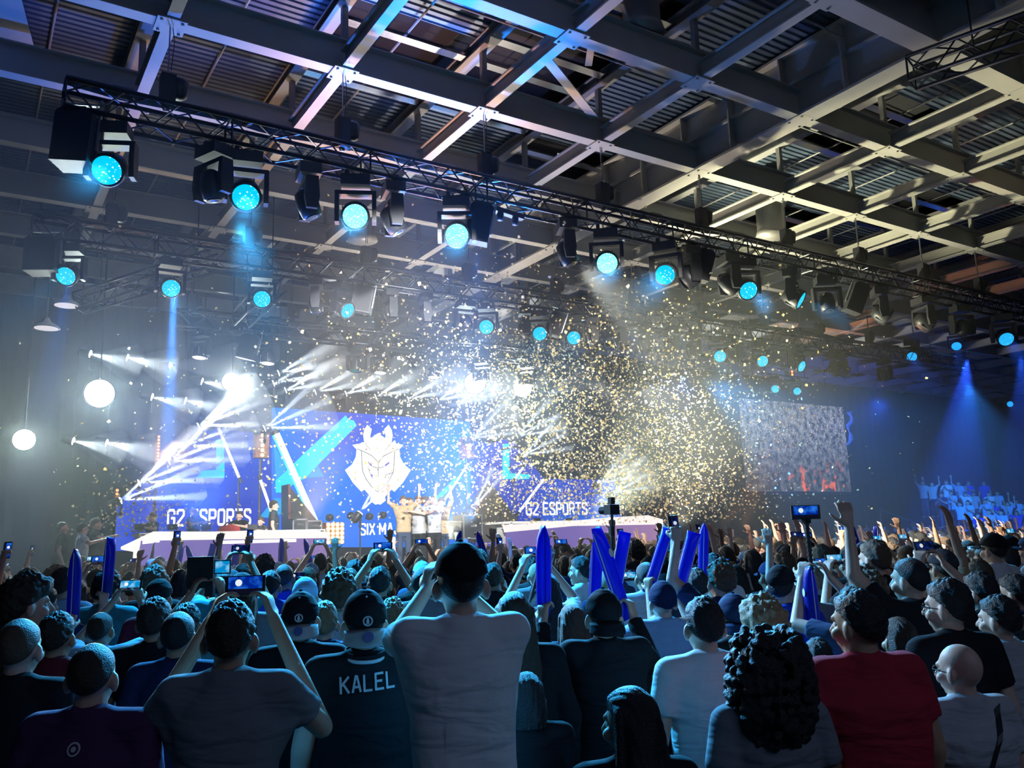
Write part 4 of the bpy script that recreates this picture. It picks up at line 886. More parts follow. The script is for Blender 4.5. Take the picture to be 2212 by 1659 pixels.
POSES = {'stand': (A_DOWN, M_(A_DOWN)), 'phone_up': (A_UPP, M_(A_UPP)), 'phone_face': (A_FACE, M_(A_FACE)), 'right_up': (A_UP, M_(A_DOWN)), 'left_up': (A_DOWN, M_(A_UP)), 'both_up': (A_V, M_(A_V)),
         'fist_up': (A_FIST, M_(A_DOWN)), 'clap': (A_CLAP, M_(A_CLAP)), 'sticks': (A_STICK, M_(A_STICK)), 'right_stick': (A_STICK, M_(A_DOWN)), 'hold_front': (A_TALL, M_(A_TALL)), 'phone_mid': (A_MID, M_(A_MID)), 'lean': (A_LEAN, M_(A_LEAN)), 'left_phone': (A_DOWN, M_(A_FIST))}
def shoulder(arm, side):
    lift = max(0.0, min(1.0, (arm[0][2]-1.2)/0.4)); return Vector((side*(0.178-0.012*lift), -0.01+0.02*lift, 1.415+0.045*lift))
PEOPLE_MESH = {}
HDZ = -.035                    # the head sits this much lower on the neck
def turn(co, yaw, z0=1.5):
    near_axis = (np.abs(co[:, 0]) < 0.14)&(np.abs(co[:, 1]) < 0.17)
    co[:, 2] += HDZ*np.clip((co[:, 2]-1.44)/.09, 0, 1)*near_axis
    if abs(yaw) < 1e-4: return co
    f = np.clip((co[:, 2]-1.47)/0.08, 0, 1)*((np.abs(co[:, 0]) < 0.14)&(np.abs(co[:, 1]) < 0.17)); a = yaw*f; x, y = co[:, 0].copy(), co[:, 1]+0.01
    co[:, 0] = x*np.cos(a)-y*np.sin(a); co[:, 1] = x*np.sin(a)+y*np.cos(a)-0.01; return co
def body_mesh(pose, bulk=1.0, yaw=0.0):
    key = ('body', pose, bulk, yaw)
    if key in PEOPLE_MESH: return PEOPLE_MESH[key]
    mb = MB(); b = bulk
    loft(mb, [(0.80, .12*b, .09*b, 0, -.01), (0.88, .155*b, .105*b, 0, -.01), (0.97, .150*b, .10*b, 0, 0), (1.06, .135*b, .09*b, 0, 0.004), (1.2, .15*b, .10*b, 0, 0.004), (1.33, .165*b, .10*b, 0, 0), (1.40, .14, .085, 0, -.01), (1.45, .075, .06, 0, -.015)])
    nk = 1+(b-1)*0.5
    capsule(mb, (0, -.018, 1.42), (0, -.004, 1.57), .057*nk, .054*nk)
    for s in (-1, 1):
        capsule(mb, (s*.03, -.025, 1.478), (s*.13, -.015, 1.425), .040, .043)
        capsule(mb, (s*.088, 0, .87), (s*.1, .012, .48), .08*b, .056, 9); capsule(mb, (s*.1, .012, .48), (s*.1, -.025, .10), .055, .038, 9)
        capsule(mb, (s*.102, -.04, .05), (s*.118, .12, .035), .042, .033, 8)
        ball(mb, (s*.083, -.010, 1.615), (.016, .025, .037), 10, 7, Euler((-.15, 0, s*.45)))
        ball(mb, (s*.044, .058, 1.60), (.026, .028, .026), 10, 7)
    # head
    ball(mb, (0, -.012, 1.655), (.0765, .0965, .0975), 18, 12); ball(mb, (0, .022, 1.598), (.0615, .069, .082), 16, 10); ball(mb, (0, .064, 1.535), .025, 10, 7)
    capsule(mb, (0, .084, 1.648), (0, .106, 1.607), .009, .0155, 8); capsule(mb, (-.036, .074, 1.657), (.036, .074, 1.657), .0135, None, 8); capsule(mb, (-.017, .083, 1.562), (.017, .083, 1.562), .0095, None, 7)
    capsule(mb, (0, .05, 1.53), (0, -.01, 1.50), .03, .05, 8)
    for arm, s in zip(POSES[pose], (1, -1)):
        S = shoulder(arm, s); E, W_ = Vector(arm[0]), Vector(arm[1])
        capsule(mb, S, E, .05*nk, .041*nk); capsule(mb, E, W_, .041*nk, .026); capsule(mb, S, Vector((s*.1, 0, 1.38)), .055, .06)
        hand(mb, W_, arm[2], arm[3], -s, arm[4])
    def dis(co):
        for sx in (-.032, .032):       # eye sockets
            d2 = ((co[:, 0]-sx)/.018)**2+((co[:, 2]-1.633)/.012)**2; co[:, 1] -= np.where(co[:, 1] > .05, .009*np.exp(-d2), 0)
        d2 = ((co[:, 0])/.026)**2+((co[:, 2]-1.562)/.003)**2; co[:, 1] -= np.where(co[:, 1] > .06, .003*np.exp(-d2), 0)
        return turn(co, yaw)
    me = fuse(mb, 'person', 0.0082, 2, 0.32, dis); PEOPLE_MESH[key] = me; return me
def shirt_mesh(pose, bulk=1.0, sleeve=0.62, fit=1.0):
    key = ('shirt', pose, bulk, sleeve, fit)
    if key in PEOPLE_MESH: return PEOPLE_MESH[key]
    mb = MB(); b = bulk*fit; up = max(0, min(1, (POSES[pose][0][0][2]-1.2)/0.4))
    loft(mb, [(0.83-.0+.05*up, .182*b, .13*b, 0, -.006), (0.92, .18*b, .128*b, 0, -.006), (1.05, .168*b, .118*b, 0, 0), (1.2, .175*b, .122*b, 0, 0), (1.33, .184*b, .12*b, 0, -.002), (1.40, .15, .10, 0, -.012), (1.44, .108, .085, 0, -.016), (1.475, .082, .072, 0, -.018), (1.502, .071, .066, 0, -.020)], 24)
    for arm, s in zip(POSES[pose], (1, -1)):
        S = shoulder(arm, s); E, W_ = Vector(arm[0]), Vector(arm[1]); nk = 1+(bulk-1)*.6
        capsule(mb, Vector((s*.075, -.018, 1.435)), S+Vector((0, 0, .004)), .062, .066*nk); capsule(mb, (s*.03, -.026, 1.468), (s*.12, -.018, 1.43), .050, .052); capsule(mb, S, Vector((s*.1, 0, 1.33)), .066*nk, .09)
        capsule(mb, S+(E-S)*.25, Vector((s*.13, 0, 1.2)), .055, .05)
        if sleeve <= 1.0:
            T = S+(E-S)*sleeve; mb.tube(S, T, .066*nk, .065*nk, 14)
        else:
            capsule(mb, S, E, .064*nk, .056*nk); mb.tube(E, E+(W_-E)*0.95, .055*nk, .043, 14)
    ph = sum(map(ord, pose)) % 7
    def dis(co):
        z = co[:, 2]; a = np.clip((1.38-z)/.1, 0, 1)*np.clip((z-.86)/.05, 0, 1)
        f = np.sin(z*34+co[:, 0]*9+3*np.sin(co[:, 0]*7+ph))*0.5+np.sin(z*21-co[:, 0]*14+ph)*0.5; k = 1+0.035*a*f
        co[:, 0] *= 1+0.018*a*f; co[:, 1] *= k; return co
    me = fuse(mb, 'shirt', 0.0115, 3, 0.55, dis); PEOPLE_MESH[key] = me; return me
def trousers_mesh(bulk=1.0):
    key = ('trousers', bulk)
    if key in PEOPLE_MESH: return PEOPLE_MESH[key]
    mb = MB(); b = bulk
    loft(mb, [(0.78, .15*b, .11*b, 0, -.01), (0.88, .172*b, .12*b, 0, -.01), (0.98, .165*b, .113*b, 0, 0), (1.0, .16*b, .11*b, 0, 0)])
    for s in (-1, 1): mb.tube((s*.088, 0, .86), (s*.1, .012, .48), .095*b, .073, 12); mb.tube((s*.1, .012, .5), (s*.1, -.025, .07), .073, .062, 12)
    me = fuse(mb, 'trousers', 0.016, 2, 0.4); PEOPLE_MESH[key] = me; return me
def shoe_mesh():
    if 'shoe' not in PEOPLE_MESH:
        mb = MB(); capsule(mb, (0, -.05, .055), (0, .13, .045), .05, .043, 10); mb.box((0, .04, .012), (.1, .28, .024)); PEOPLE_MESH['shoe'] = fuse(mb, 'shoe', .014, 2)
    return PEOPLE_MESH['shoe']
def vnoise(P, f, seed):
    r = np.random.default_rng(seed); out = np.zeros(len(P))
    for k in range(9):
        d = r.normal(0, 1, 3); d /= np.linalg.norm(d); out += np.sin(P @ d*f*r.uniform(.6, 1.5)+r.uniform(0, 6.3))
    return out/3
HC = np.array((0, -.012, 1.655))
def hair_mesh(kind):
    key = ('hair', kind)
    if key in PEOPLE_MESH: return PEOPLE_MESH[key]
    mb = MB(); ball(mb, (0, 0, 0), 1.0, 60, 42); P = np.array([v[:] for v in mb.v])
    R = np.array((.0765, .0965, .0975)); y, z = P[:, 1]*R[1], P[:, 2]*R[2]
    thr = np.interp(y, [-.1, -.06, -.02, .02, .05, .1], [-.088, -.075, -.03, .012, .04, .05])
    m = np.clip((z-thr)/.05+.6, 0, 1); n1 = vnoise(P, 9, 3); n2 = vnoise(P, 24, 5); n3 = vnoise(P, 70, 8)
    if kind == 'crop': k = .9+m*(.15+.012*n1)
    elif kind == 'short': k = .9+m*(.21+.035*n1+.03*n2+.022*n3+.04*np.clip(P[:, 2], 0, 1))
    elif kind == 'messy': k = .9+m*(.3+.035*n3+.06*n1+.075*n2+.1*np.clip(P[:, 2], 0, 1))
    elif kind == 'quiff': k = .9+m*(.2+.02*n3+.03*n1+.03*n2+.26*np.clip(P[:, 2]-.3, 0, 1)*(1+.6*P[:, 1]))
    elif kind == 'curly': k = .9+m*(.62+.07*n1+.11*n2)
    elif kind in ('long', 'afro', 'bob'): k = .9+m*(.26+.02*n1)
    if kind in ('crop', 'short', 'messy', 'quiff', 'curly'):
        Q = P*R*k[:, None]+HC; mb.v = [tuple(q_) for q_ in Q]
        me = mb.mesh('hair', None, True)
    else:
        mb.v = [tuple(q_) for q_ in P*R*k[:, None]+HC]
        if kind == 'long':
            loft(mb, [(1.20, .07, .025, 0, -.135), (1.3, .105, .04, 0, -.13), (1.42, .115, .05, 0, -.105), (1.53, .105, .062, 0, -.07), (1.64, .092, .075, 0, -.045), (1.70, .07, .06, 0, -.03)], 20, 2.2)
            for s in (-1, 1): capsule(mb, (s*.078, -.01, 1.68), (s*.088, -.02, 1.40), .022, .028, 8)
            f = lambda co: co+np.stack([.0022*np.sin(co[:, 0]*330+2*np.sin(co[:, 2]*9)), .0028*np.sin(co[:, 0]*390+1.5*np.sin(co[:, 2]*14)), np.zeros(len(co))], 1)
        elif kind == 'bob':
            loft(mb, [(1.50, .085, .05, 0, -.06), (1.54, .098, .065, 0, -.05), (1.6, .098, .075, 0, -.045), (1.66, .092, .08, 0, -.03), (1.7, .08, .07, 0, -.02)], 20, 2.2); f = lambda co: co+.003*np.stack([np.sin(co[:, 0]*260), np.sin(co[:, 0]*300), 0*co[:, 0]], 1)
        else:   # full shoulder-length curls
            r = random.Random(4)
            for i in range(520):
                t = r.uniform(0, 2*math.pi); zz = r.uniform(1.37, 1.79); rr = .15*math.sin(math.acos(max(-1, min(1, (zz-1.575)/.23))))**.8+.012
                x_, y_ = rr*math.cos(t), rr*.9*math.sin(t)-.035
                if y_ > .045 and zz < 1.72: continue
                ball(mb, (x_, y_, zz), r.uniform(.011, .026), 6, 5)
            loft(mb, [(1.36, .10, .06, 0, -.06), (1.5, .14, .1, 0, -.06), (1.62, .135, .105, 0, -.045), (1.72, .1, .09, 0, -.03), (1.78, .05, .05, 0, -.02)], 18, 2.1)
            f = lambda co: co+.003*np.stack([np.sin(co[:, 2]*190), np.sin(co[:, 0]*190), np.sin(co[:, 1]*190)], 1)
        me = fuse(mb, 'hair', .0065 if kind == 'afro' else .0085, 1, 0.7, f)
    if not me.materials: me.materials.append(None)
    PEOPLE_MESH[key] = me; return me
def cap_mesh(kind):
    key = ('cap', kind)
    if key in PEOPLE_MESH: return PEOPLE_MESH[key]
    mb = MB(); ball(mb, (0, 0, 0), 1.0, 36, 24); P = np.array([v[:] for v in mb.v]); R = np.array((.0765, .0965, .0975)); y, z = P[:, 1]*R[1], P[:, 2]*R[2]
    if kind == 'beanie': thr = np.interp(y, [-.1, .1], [-.06, .02])
    elif kind == 'backward': thr = np.interp(y, [-.1, .1], [-.035, .04])
    else: thr = np.interp(y, [-.1, .1], [-.005, .03])
    m = np.clip((z-thr)/.006+.5, 0, 1); seam = .006*np.cos(np.arctan2(P[:, 1], P[:, 0])*6)
    k = .9+m*(.29+.05*np.clip(P[:, 2], 0, 1)+seam); mb.v = [tuple(q_) for q_ in P*R*k[:, None]+HC]
    if kind != 'beanie': ball(mb, (0, -.012, 1.655+.0975*1.245), (.011, .011, .008), 8, 5)
    me = mb.mesh('cap', None, True); me.materials.append(None); PEOPLE_MESH[key] = me; return me
def brim_mesh(back):
    key = ('brim', back)
    if key in PEOPLE_MESH: return PEOPLE_MESH[key]
    vs = []; fs = []; na, nr = 15, 4; s = -1 if back else 1
    for i in range(na):
        a = math.radians(-68+136*i/(na-1))
        for j in range(nr):
            r = j/(nr-1); ext = .078*math.cos(a*.9)*r
            x = (.094+ext*.15)*math.sin(a)*1.0; yy = (.118+ext)*math.cos(a)
            zz = 1.655+(-.028 if back else .027)-(.85*ext if back else .22*ext)-.012*math.sin(a)**2*(1+r)
            if back: yy = .116*math.cos(a)+ext*.45
            vs.append((x*s, s*yy-.012, zz))
    n = len(vs); vs += [(v[0], v[1], v[2]-.005) for v in vs]
    for i in range(na-1):
        for j in range(nr-1):
            q_ = (i*nr+j, (i+1)*nr+j, (i+1)*nr+j+1, i*nr+j+1); fs += [q_, tuple(n+t for t in reversed(q_))]
    for i in range(na-1): fs += [(i*nr, i*nr+n, (i+1)*nr+n, (i+1)*nr), (i*nr+nr-1, (i+1)*nr+nr-1, (i+1)*nr+nr-1+n, i*nr+nr-1+n)]
    for j in range(nr-1): fs += [(j, j+1, j+1+n, j+n), ((na-1)*nr+j, (na-1)*nr+j+n, (na-1)*nr+j+1+n, (na-1)*nr+j+1)]
    me = MB().add(vs, fs).mesh('brim', None, True); me.materials.append(None); PEOPLE_MESH[key] = me; return me
def eye_mesh():
    if 'eye' not in PEOPLE_MESH:
        e = MB(); ball(e, (0, 0, 0), .0115, 10, 7); PEOPLE_MESH['eye'] = e.mesh('eye', None, True)
    return PEOPLE_MESH['eye']
def eye_mat():
    if 'eye_ball' in MATS: return MATS['eye_ball']
    m = principled('eye_ball', (.5, .5, .48), .25, 0, .02); nt = m.node_tree; b = nt.nodes['Principled BSDF']
    tc = nt.nodes.new('ShaderNodeTexCoord'); sp = nt.nodes.new('ShaderNodeSeparateXYZ'); nt.links.new(tc.outputs['Object'], sp.inputs[0])
    gt = nt.nodes.new('ShaderNodeMath'); gt.operation = 'GREATER_THAN'; gt.inputs[1].default_value = .0092; nt.links.new(sp.outputs['Y'], gt.inputs[0])
    mx = nt.nodes.new('ShaderNodeMix'); mx.data_type = 'RGBA'; mx.inputs[6].default_value = (.5, .5, .48, 1); mx.inputs[7].default_value = (.02, .012, .01, 1)
    nt.links.new(gt.outputs[0], mx.inputs[0]); nt.links.new(mx.outputs[2], b.inputs['Base Color']); return m
def put(name, me, parent, mat, rz=0.0, label=None):
    o = link(name, me, parent)
    if len(me.materials) == 0: me.materials.append(None)
    o.material_slots[0].link = 'OBJECT'; o.material_slots[0].material = mat
    if rz or name in ('hair', 'cap'): o.matrix_local = Matrix.Translation((0, -.01, HDZ if name in ('hair', 'cap') else 0)) @ Matrix.Rotation(rz, 4, 'Z') @ Matrix.Translation((0, .01, 0))
    if label: o['label'] = label
    return o
TGT = Vector((9.5, 19.0, 0))
def face_stage(x, y, off=0.0):
    return -math.atan2(TGT.x-x, TGT.y-y)+off
def person(x, y, z0, htop, rz, label, pose='stand', skin=0, shirt='black', hair='short', hcol='black', group=None, bulk=1.0, sleeve=0.62, fit=1.0, yaw=0.0, cap=None, capcol=None, near=False, trouser=None, tilt=0.0):
    top = {'bald': 1.753, 'crop': 1.758, 'short': 1.772, 'messy': 1.785, 'quiff': 1.79, 'curly': 1.80, 'afro': 1.80, 'long': 1.772, 'bob': 1.772}[hair]
    if cap: top = 1.778
    top += HDZ
    s = htop/top
    root = put('person', body_mesh(pose, bulk, yaw), None, SKIN[skin]); root.location = (x, y, z0); root.rotation_euler = (tilt, 0, rz); root.scale = (s, s, s)
    tag(root, label, 'person', group)
    put('shirt', shirt_mesh(pose, bulk, sleeve, fit), root, CL[shirt])
    put('trousers', trousers_mesh(bulk), root, trouser or (DENIM if (int(x*7+y*13) % 2) else DARKTR))
    if hair != 'bald' and not (cap == 'beanie'):
        put('hair', hair_mesh('crop' if cap and hair in ('short', 'messy', 'quiff', 'curly') else hair), root, HAIR[hcol], yaw)
    if cap:
        c = put('cap', cap_mesh(cap), root, CL[capcol or 'black'], yaw)
        if cap != 'beanie':
            put('brim', brim_mesh(cap == 'backward'), c, CL['light grey'] if capcol == 'two-tone' else CL[capcol or 'black'])
    if near:
        for sx in (-.102, .102):
            sh = put('shoe', shoe_mesh(), root, M_BLACK); sh.location = (sx*1.05, 0, 0)
        for sx in (-.031, .031):
            o = put('eye', eye_mesh(), root, eye_mat())
            a = yaw; o.rotation_euler = (0, 0, a); vx, vy = sx, .074; o.location = (vx*math.cos(a)-vy*math.sin(a), vx*math.sin(a)+vy*math.cos(a)-.01, 1.634+HDZ)
    return root
CL['two-tone'] = CL['black']
# ------------------------------------------------------------------ things people hold
def screen_pic(name, c0, c1, strength):
    m = bpy.data.materials.new(name); m.use_nodes = True; nt = m.node_tree; nt.nodes.remove(nt.nodes['Principled BSDF'])
    tc = nt.nodes.new('ShaderNodeTexCoord'); n = nt.nodes.new('ShaderNodeTexNoise'); n.inputs['Scale'].default_value = 26; n.inputs['Detail'].default_value = 2
    oi = nt.nodes.new('ShaderNodeObjectInfo'); va = nt.nodes.new('ShaderNodeVectorMath'); va.operation = 'ADD'
    nt.links.new(tc.outputs['Object'], va.inputs[0]); nt.links.new(oi.outputs['Random'], va.inputs[1]); nt.links.new(va.outputs[0], n.inputs['Vector'])
    cr = nt.nodes.new('ShaderNodeValToRGB'); el = cr.color_ramp.elements; el[0].position = .4; el[0].color = (*c0, 1); el[1].position = .7; el[1].color = (*c1, 1); k = el.new(.95); k.color = (.9, .95, 1, 1)
    nt.links.new(n.outputs['Fac'], cr.inputs[0]); e = nt.nodes.new('ShaderNodeEmission'); e.inputs[1].default_value = strength
    # the filmed stage: a white emblem spot on blue, the dark crowd along the bottom
    sp = nt.nodes.new('ShaderNodeSeparateXYZ'); nt.links.new(tc.outputs['Object'], sp.inputs[0])
    dk = nt.nodes.new('ShaderNodeMath'); dk.operation = 'LESS_THAN'; dk.inputs[1].default_value = -.013; nt.links.new(sp.outputs['Z'], dk.inputs[0])
    ds = nt.nodes.new('ShaderNodeVectorMath'); ds.operation = 'DISTANCE'; ds.inputs[1].default_value = (-.025, -.006, .01); nt.links.new(tc.outputs['Object'], ds.inputs[0])
    wh = nt.nodes.new('ShaderNodeMath'); wh.operation = 'LESS_THAN'; wh.inputs[1].default_value = .013; nt.links.new(ds.outputs['Value'], wh.inputs[0])
    m1 = nt.nodes.new('ShaderNodeMix'); m1.data_type = 'RGBA'; m1.inputs[7].default_value = (.9, .95, 1, 1); nt.links.new(wh.outputs[0], m1.inputs[0]); nt.links.new(cr.outputs[0], m1.inputs[6])
    m2 = nt.nodes.new('ShaderNodeMix'); m2.data_type = 'RGBA'; m2.inputs[7].default_value = (.004, .005, .015, 1); nt.links.new(dk.outputs[0], m2.inputs[0]); nt.links.new(m1.outputs[2], m2.inputs[6]); nt.links.new(m2.outputs[2], e.inputs[0])
    nt.links.new(e.outputs[0], nt.nodes['Material Output'].inputs[0]); m.cycles.emission_sampling = 'NONE'; MATS[name] = m; return m
SCR = [screen_pic('phone_picture_blue', (0.0, 0.02, 0.3), (0.02, 0.2, 0.9), 0.9), screen_pic('phone_picture_pale', (0.0, 0.25, 0.6), (0.3, 0.7, 1.0), 1.0), screen_pic('phone_picture_dim', (0.002, 0.005, 0.04), (0.01, 0.04, 0.25), 0.7)]
_b = MB(); _b.box((0, 0, 0), (0.152, 0.009, 0.074)); _b.box((0.055, 0.006, 0.022), (0.022, 0.004, 0.022)); PH_ME = _b.mesh('smartphone', M_BLACK)
_b = MB(); _b.box((0, -0.0052, 0), (0.128, 0.0015, 0.066)); PS_ME = _b.mesh('screen', None); PS_ME.materials.append(None)
def smartphone(M, label, pic=0, portrait=False, s=1.0):
    o = link('smartphone', PH_ME); o.matrix_world = M @ (Matrix.Rotation(math.pi/2, 4, 'Y') if portrait else Matrix.Identity(4)) @ Matrix.Scale(s, 4)
    tag(o, label, 'phone', 'phones held up over the crowd'); put('screen', PS_ME, o, SCR[pic]); return o
def stick_mat(name, col, tr, rough=.3):
    m = principled(name, col, rough, 0, .1, 6); nt = m.node_tree; b = nt.nodes['Principled BSDF']; t = nt.nodes.new('ShaderNodeBsdfTranslucent'); t.inputs[0].default_value = (*[min(1, c*1.5) for c in col], 1)
    mx = nt.nodes.new('ShaderNodeMixShader'); mx.inputs[0].default_value = tr; nt.links.new(b.outputs[0], mx.inputs[1]); nt.links.new(t.outputs[0], mx.inputs[2]); nt.links.new(mx.outputs[0], nt.nodes['Material Output'].inputs[0]); return m
ST_BLUE = stick_mat('inflated_blue_film', (0.013, 0.03, 0.42), 0.45)
ST_CLEAR = principled('inflated_clear_film', (0.75, 0.78, 0.82), 0.12, 0, .03); ST_CLEAR.node_tree.nodes['Principled BSDF'].inputs['Transmission Weight'].default_value = 0.85; ST_CLEAR.node_tree.nodes['Principled BSDF'].inputs['IOR'].default_value = 1.05
ST_WHITE = principled('white_film_print', (0.8, 0.82, 0.86), 0.4, 0, .03)
STK = {}
def stick_meshes():
    mb = MB(); vs = []; fs = []; n = 14; prof = [(0.0, .055, .004), (.03, .054, .02), (.09, .05, .044), (.2, .048, .048), (.45, .05, .05), (.54, .052, .042), (.6, .056, .02), (.625, .057, .004)]
    for z, rx, ry in prof:
        for i in range(n): t = 2*math.pi*i/n; vs.append((rx*math.cos(t), ry*math.sin(t), z))
    for k in range(len(prof)-1):
        for i in range(n): fs.append((k*n+i, k*n+(i+1) % n, (k+1)*n+(i+1) % n, (k+1)*n+i))
    fs += [tuple(range(n-1, -1, -1)), tuple(range((len(prof)-1)*n, len(prof)*n))]
    me = mb.add(vs, fs).mesh('noise_stick', None, True); me.materials.append(None); STK['b'] = me
    s = MB()
    for sx in (-1, 1): s.box((sx*.054, 0, .31), (.009, .004, .56))
    me = s.mesh('seam', None); me.materials.append(None); STK['s'] = me
    p = MB().prism([(math.cos(2*math.pi*i/10)*.022, -.0515, .44+math.sin(2*math.pi*i/10)*.03) for i in range(10)], (0, .003, 0)); me = p.mesh('print', None); me.materials.append(None); STK['p'] = me
stick_meshes()
def noise_stick(base, top_dir, label, clear=False, s=1.0, spin=0.0):
    o = link('noise_stick', STK['b']); d = Vector(top_dir).normalized()
    o.matrix_world = Matrix.Translation(base) @ d.to_track_quat('Z', 'Y').to_matrix().to_4x4() @ Matrix.Rotation(spin, 4, 'Z') @ Matrix.Scale(s, 4)
    tag(o, label, 'noise stick', 'inflated noise sticks waved in the crowd'); o.material_slots[0].link = 'OBJECT'; o.material_slots[0].material = ST_CLEAR if clear else ST_BLUE
    put('seam', STK['s'], o, ST_WHITE if clear or spin > 1 else ST_BLUE); put('print', STK['p'], o, ST_WHITE); return o

# ------------------------------------------------------------------ audience
PLACED = []                    # (x, y, radius)
PW = {'stand': 'standing', 'phone_up': 'filming overhead', 'phone_face': 'filming at face height', 'phone_mid': 'filming at forehead height', 'right_up': 'right arm raised', 'left_up': 'left arm raised', 'both_up': 'both arms up', 'fist_up': 'right fist up', 'clap': 'clapping', 'sticks': 'waving noise sticks', 'right_stick': 'waving one noise stick', 'hold_front': 'arms held forward', 'lean': 'arms folded', 'left_phone': 'filming with raised left hand'}
PWS = {'stand': 'standing', 'phone_up': 'filming overhead', 'phone_face': 'filming', 'right_up': 'right arm up', 'left_up': 'left arm up', 'both_up': 'arms up', 'fist_up': 'fist up', 'clap': 'clapping', 'sticks': 'waving sticks', 'left_phone': 'filming left-handed'}
HW = {'short': 'short {} hair', 'crop': 'cropped {} hair', 'messy': 'tousled {} hair', 'quiff': 'swept-up {} hair', 'curly': 'curly {} hair', 'afro': 'big {} curls', 'long': 'long {} hair', 'bob': '{} bob', 'bald': 'bald head'}
def rootM(o): return Matrix.Translation(o.location) @ o.rotation_euler.to_matrix().to_4x4() @ Matrix.Diagonal((*o.scale, 1))
def hold(o, pose, who, sticks=None, pic=None, phone=True, clear=False, portrait=False):
    """give the things a pose holds: phones or noise sticks, in the hands"""
    M = rootM(o); s = o.scale.x; r = random.Random(int(abs(o.location.x*131+o.location.y*17)*10)); pic = r.choice((0, 0, 1, 2)) if pic is None else pic
    if pose in ('phone_up', 'phone_face', 'phone_mid', 'hold_front') and phone:
        c = {'phone_up': (0, .405, 1.875), 'phone_face': (0, .40, 1.60), 'phone_mid': (0, .36, 1.765), 'hold_front': (0, .45, 1.81)}[pose]
        smartphone(M @ Matrix.Translation(c) @ Matrix.Rotation(-.25 if pose == 'phone_up' else -.1, 4, 'X') @ Matrix.Scale(1/s, 4), 'phone held by '+who, pic, portrait)
    elif pose == 'left_phone' and phone:
        smartphone(M @ Matrix.Translation((-.235, .16, 1.965)) @ Matrix.Rotation(-.2, 4, 'X') @ Matrix.Scale(1/s, 4), 'phone held by '+who, pic, True)
    if pose in ('sticks', 'right_stick'):
        sides = (1, -1) if pose == 'sticks' else (1,)
        for i, sd in enumerate(sides):
            dv = (sticks or [None, None])[i] or Vector((r.uniform(-.35, .35), r.uniform(-.1, .3), 1)); base = M @ Vector((sd*.232, .375, 1.545))
            noise_stick(base, dv, ('right' if sd > 0 else 'left')+' noise stick of '+who if pose == 'sticks' else 'noise stick of '+who, clear and sd < 0, .8, r.uniform(0, 3))
def add(px, py, d, label, **k):
    """someone whose head top is seen at (px, py), d metres ahead"""
    for _ in range(9):
        p = at_d(px, py, d)
        if all((p.x-a)**2+(p.y-b)**2 > .44**2 for a, b, c in PLACED): break
        d += .1
    off = k.pop('off', 0.0); hk = {a: k.pop(a) for a in ('sticks', 'pic', 'phone', 'clear', 'portrait') if a in k}; who = k.pop('who', None)
    k.setdefault('near', d < 4.7)
    o = person(p.x, p.y, 0, p.z, face_stage(p.x, p.y, off), label, **k); PLACED.append((p.x, p.y, .30 if d < 5 else .27))
    hold(o, k.get('pose', 'stand'), who or ('the '+label if len(label.split()) < 11 else 'the '+' '.join(label.split()[:9])), **hk); return o
tall = add(993, 1168, 3.15, 'tall person in white shirt and black cap, arms held forward, centre front', pose='hold_front', shirt='white', hair='short', hcol='black', cap='cap', capcol='black', skin=0, phone=False, sleeve=.6, off=.1)
kal = add(787, 1270, 3.5, 'person in black jersey with white back lettering and backward cap', pose='stand', shirt='black', cap='backward', capcol='two-tone', skin=0, bulk=1.15, off=.18)
cap2 = add(650, 1275, 4.1, 'person in black shirt and backward black cap, left of the lettered jersey', pose='stand', shirt='black', cap='backward', capcol='two-tone', skin=0, off=.1)
add(500, 1292, 3.0, 'person in grey shirt with dark hair filming overhead, front left', pose='phone_mid', shirt='grey', hair='short', hcol='dark brown', skin=1, who='the front left person in grey shirt', pic=0, off=.1)
purp = add(205, 1388, 2.95, 'person in purple shirt with round back badge, cropped hair, front left', pose='stand', shirt='purple', hair='crop', hcol='dark brown', skin=0, bulk=1.15)
add(48, 1335, 3.4, 'person in black shirt with cropped fair hair by the left edge', shirt='black', hair='crop', hcol='brown', skin=0)
add(128, 1318, 4.2, 'person in maroon shirt with dark hair behind the purple shirt', shirt='maroon', hair='short', hcol='dark brown', skin=1)
add(388, 1320, 4.0, 'person in navy shirt with dark cropped hair, left of the grey shirt', shirt='navy', hair='crop', hcol='black', skin=1)
add(338, 1287, 4.3, 'person in black shirt with thick dark hair, two left of the grey shirt', shirt='black', hair='short', hcol='dark brown', skin=1)
add(70, 1238, 4.6, 'person with olive shirt and dark curls turned sideways, far left', shirt='olive', hair='curly', hcol='dark brown', skin=3, off=-.9)
add(140, 1224, 6.6, 'person in pale blue shirt with short hair, left side behind the front heads', shirt='pale blue', hair='short', hcol='dark brown', skin=0)
add(235, 1229, 6.3, 'person in teal shirt with tousled dark hair, left side', shirt='teal', hair='messy', hcol='black', skin=0, bulk=1.1)
add(335, 1220, 6.6, 'person in black shirt with spiky brown hair, left side', shirt='black', hair='messy', hcol='brown', skin=0)
rigp = add(405, 1300, 4.75, 'person in teal shirt holding up a camera rig, left side', pose='phone_up', shirt='teal', hair='short', hcol='black', skin=1, phone=False)
add(220, 1322, 5.2, 'person in pale blue shirt filming at face height, left side', pose='phone_up', shirt='pale blue', hair='crop', hcol='dark brown', skin=1, pic=1, who='the person in pale blue shirt')
add(483, 1232, 6.6, 'person in teal shirt with dark hair filming overhead, left of centre', pose='phone_up', shirt='teal', hair='crop', hcol='black', skin=2, pic=2)
add(585, 1231, 6.6, 'person in royal blue shirt with dark hair, behind the left backward cap', shirt='royal blue', hair='short', hcol='black', skin=1)
add(660, 1245, 6.0, 'person in navy beanie behind the left backward cap', shirt='navy', hair='short', hcol='black', cap='beanie', capcol='pale blue', skin=1)
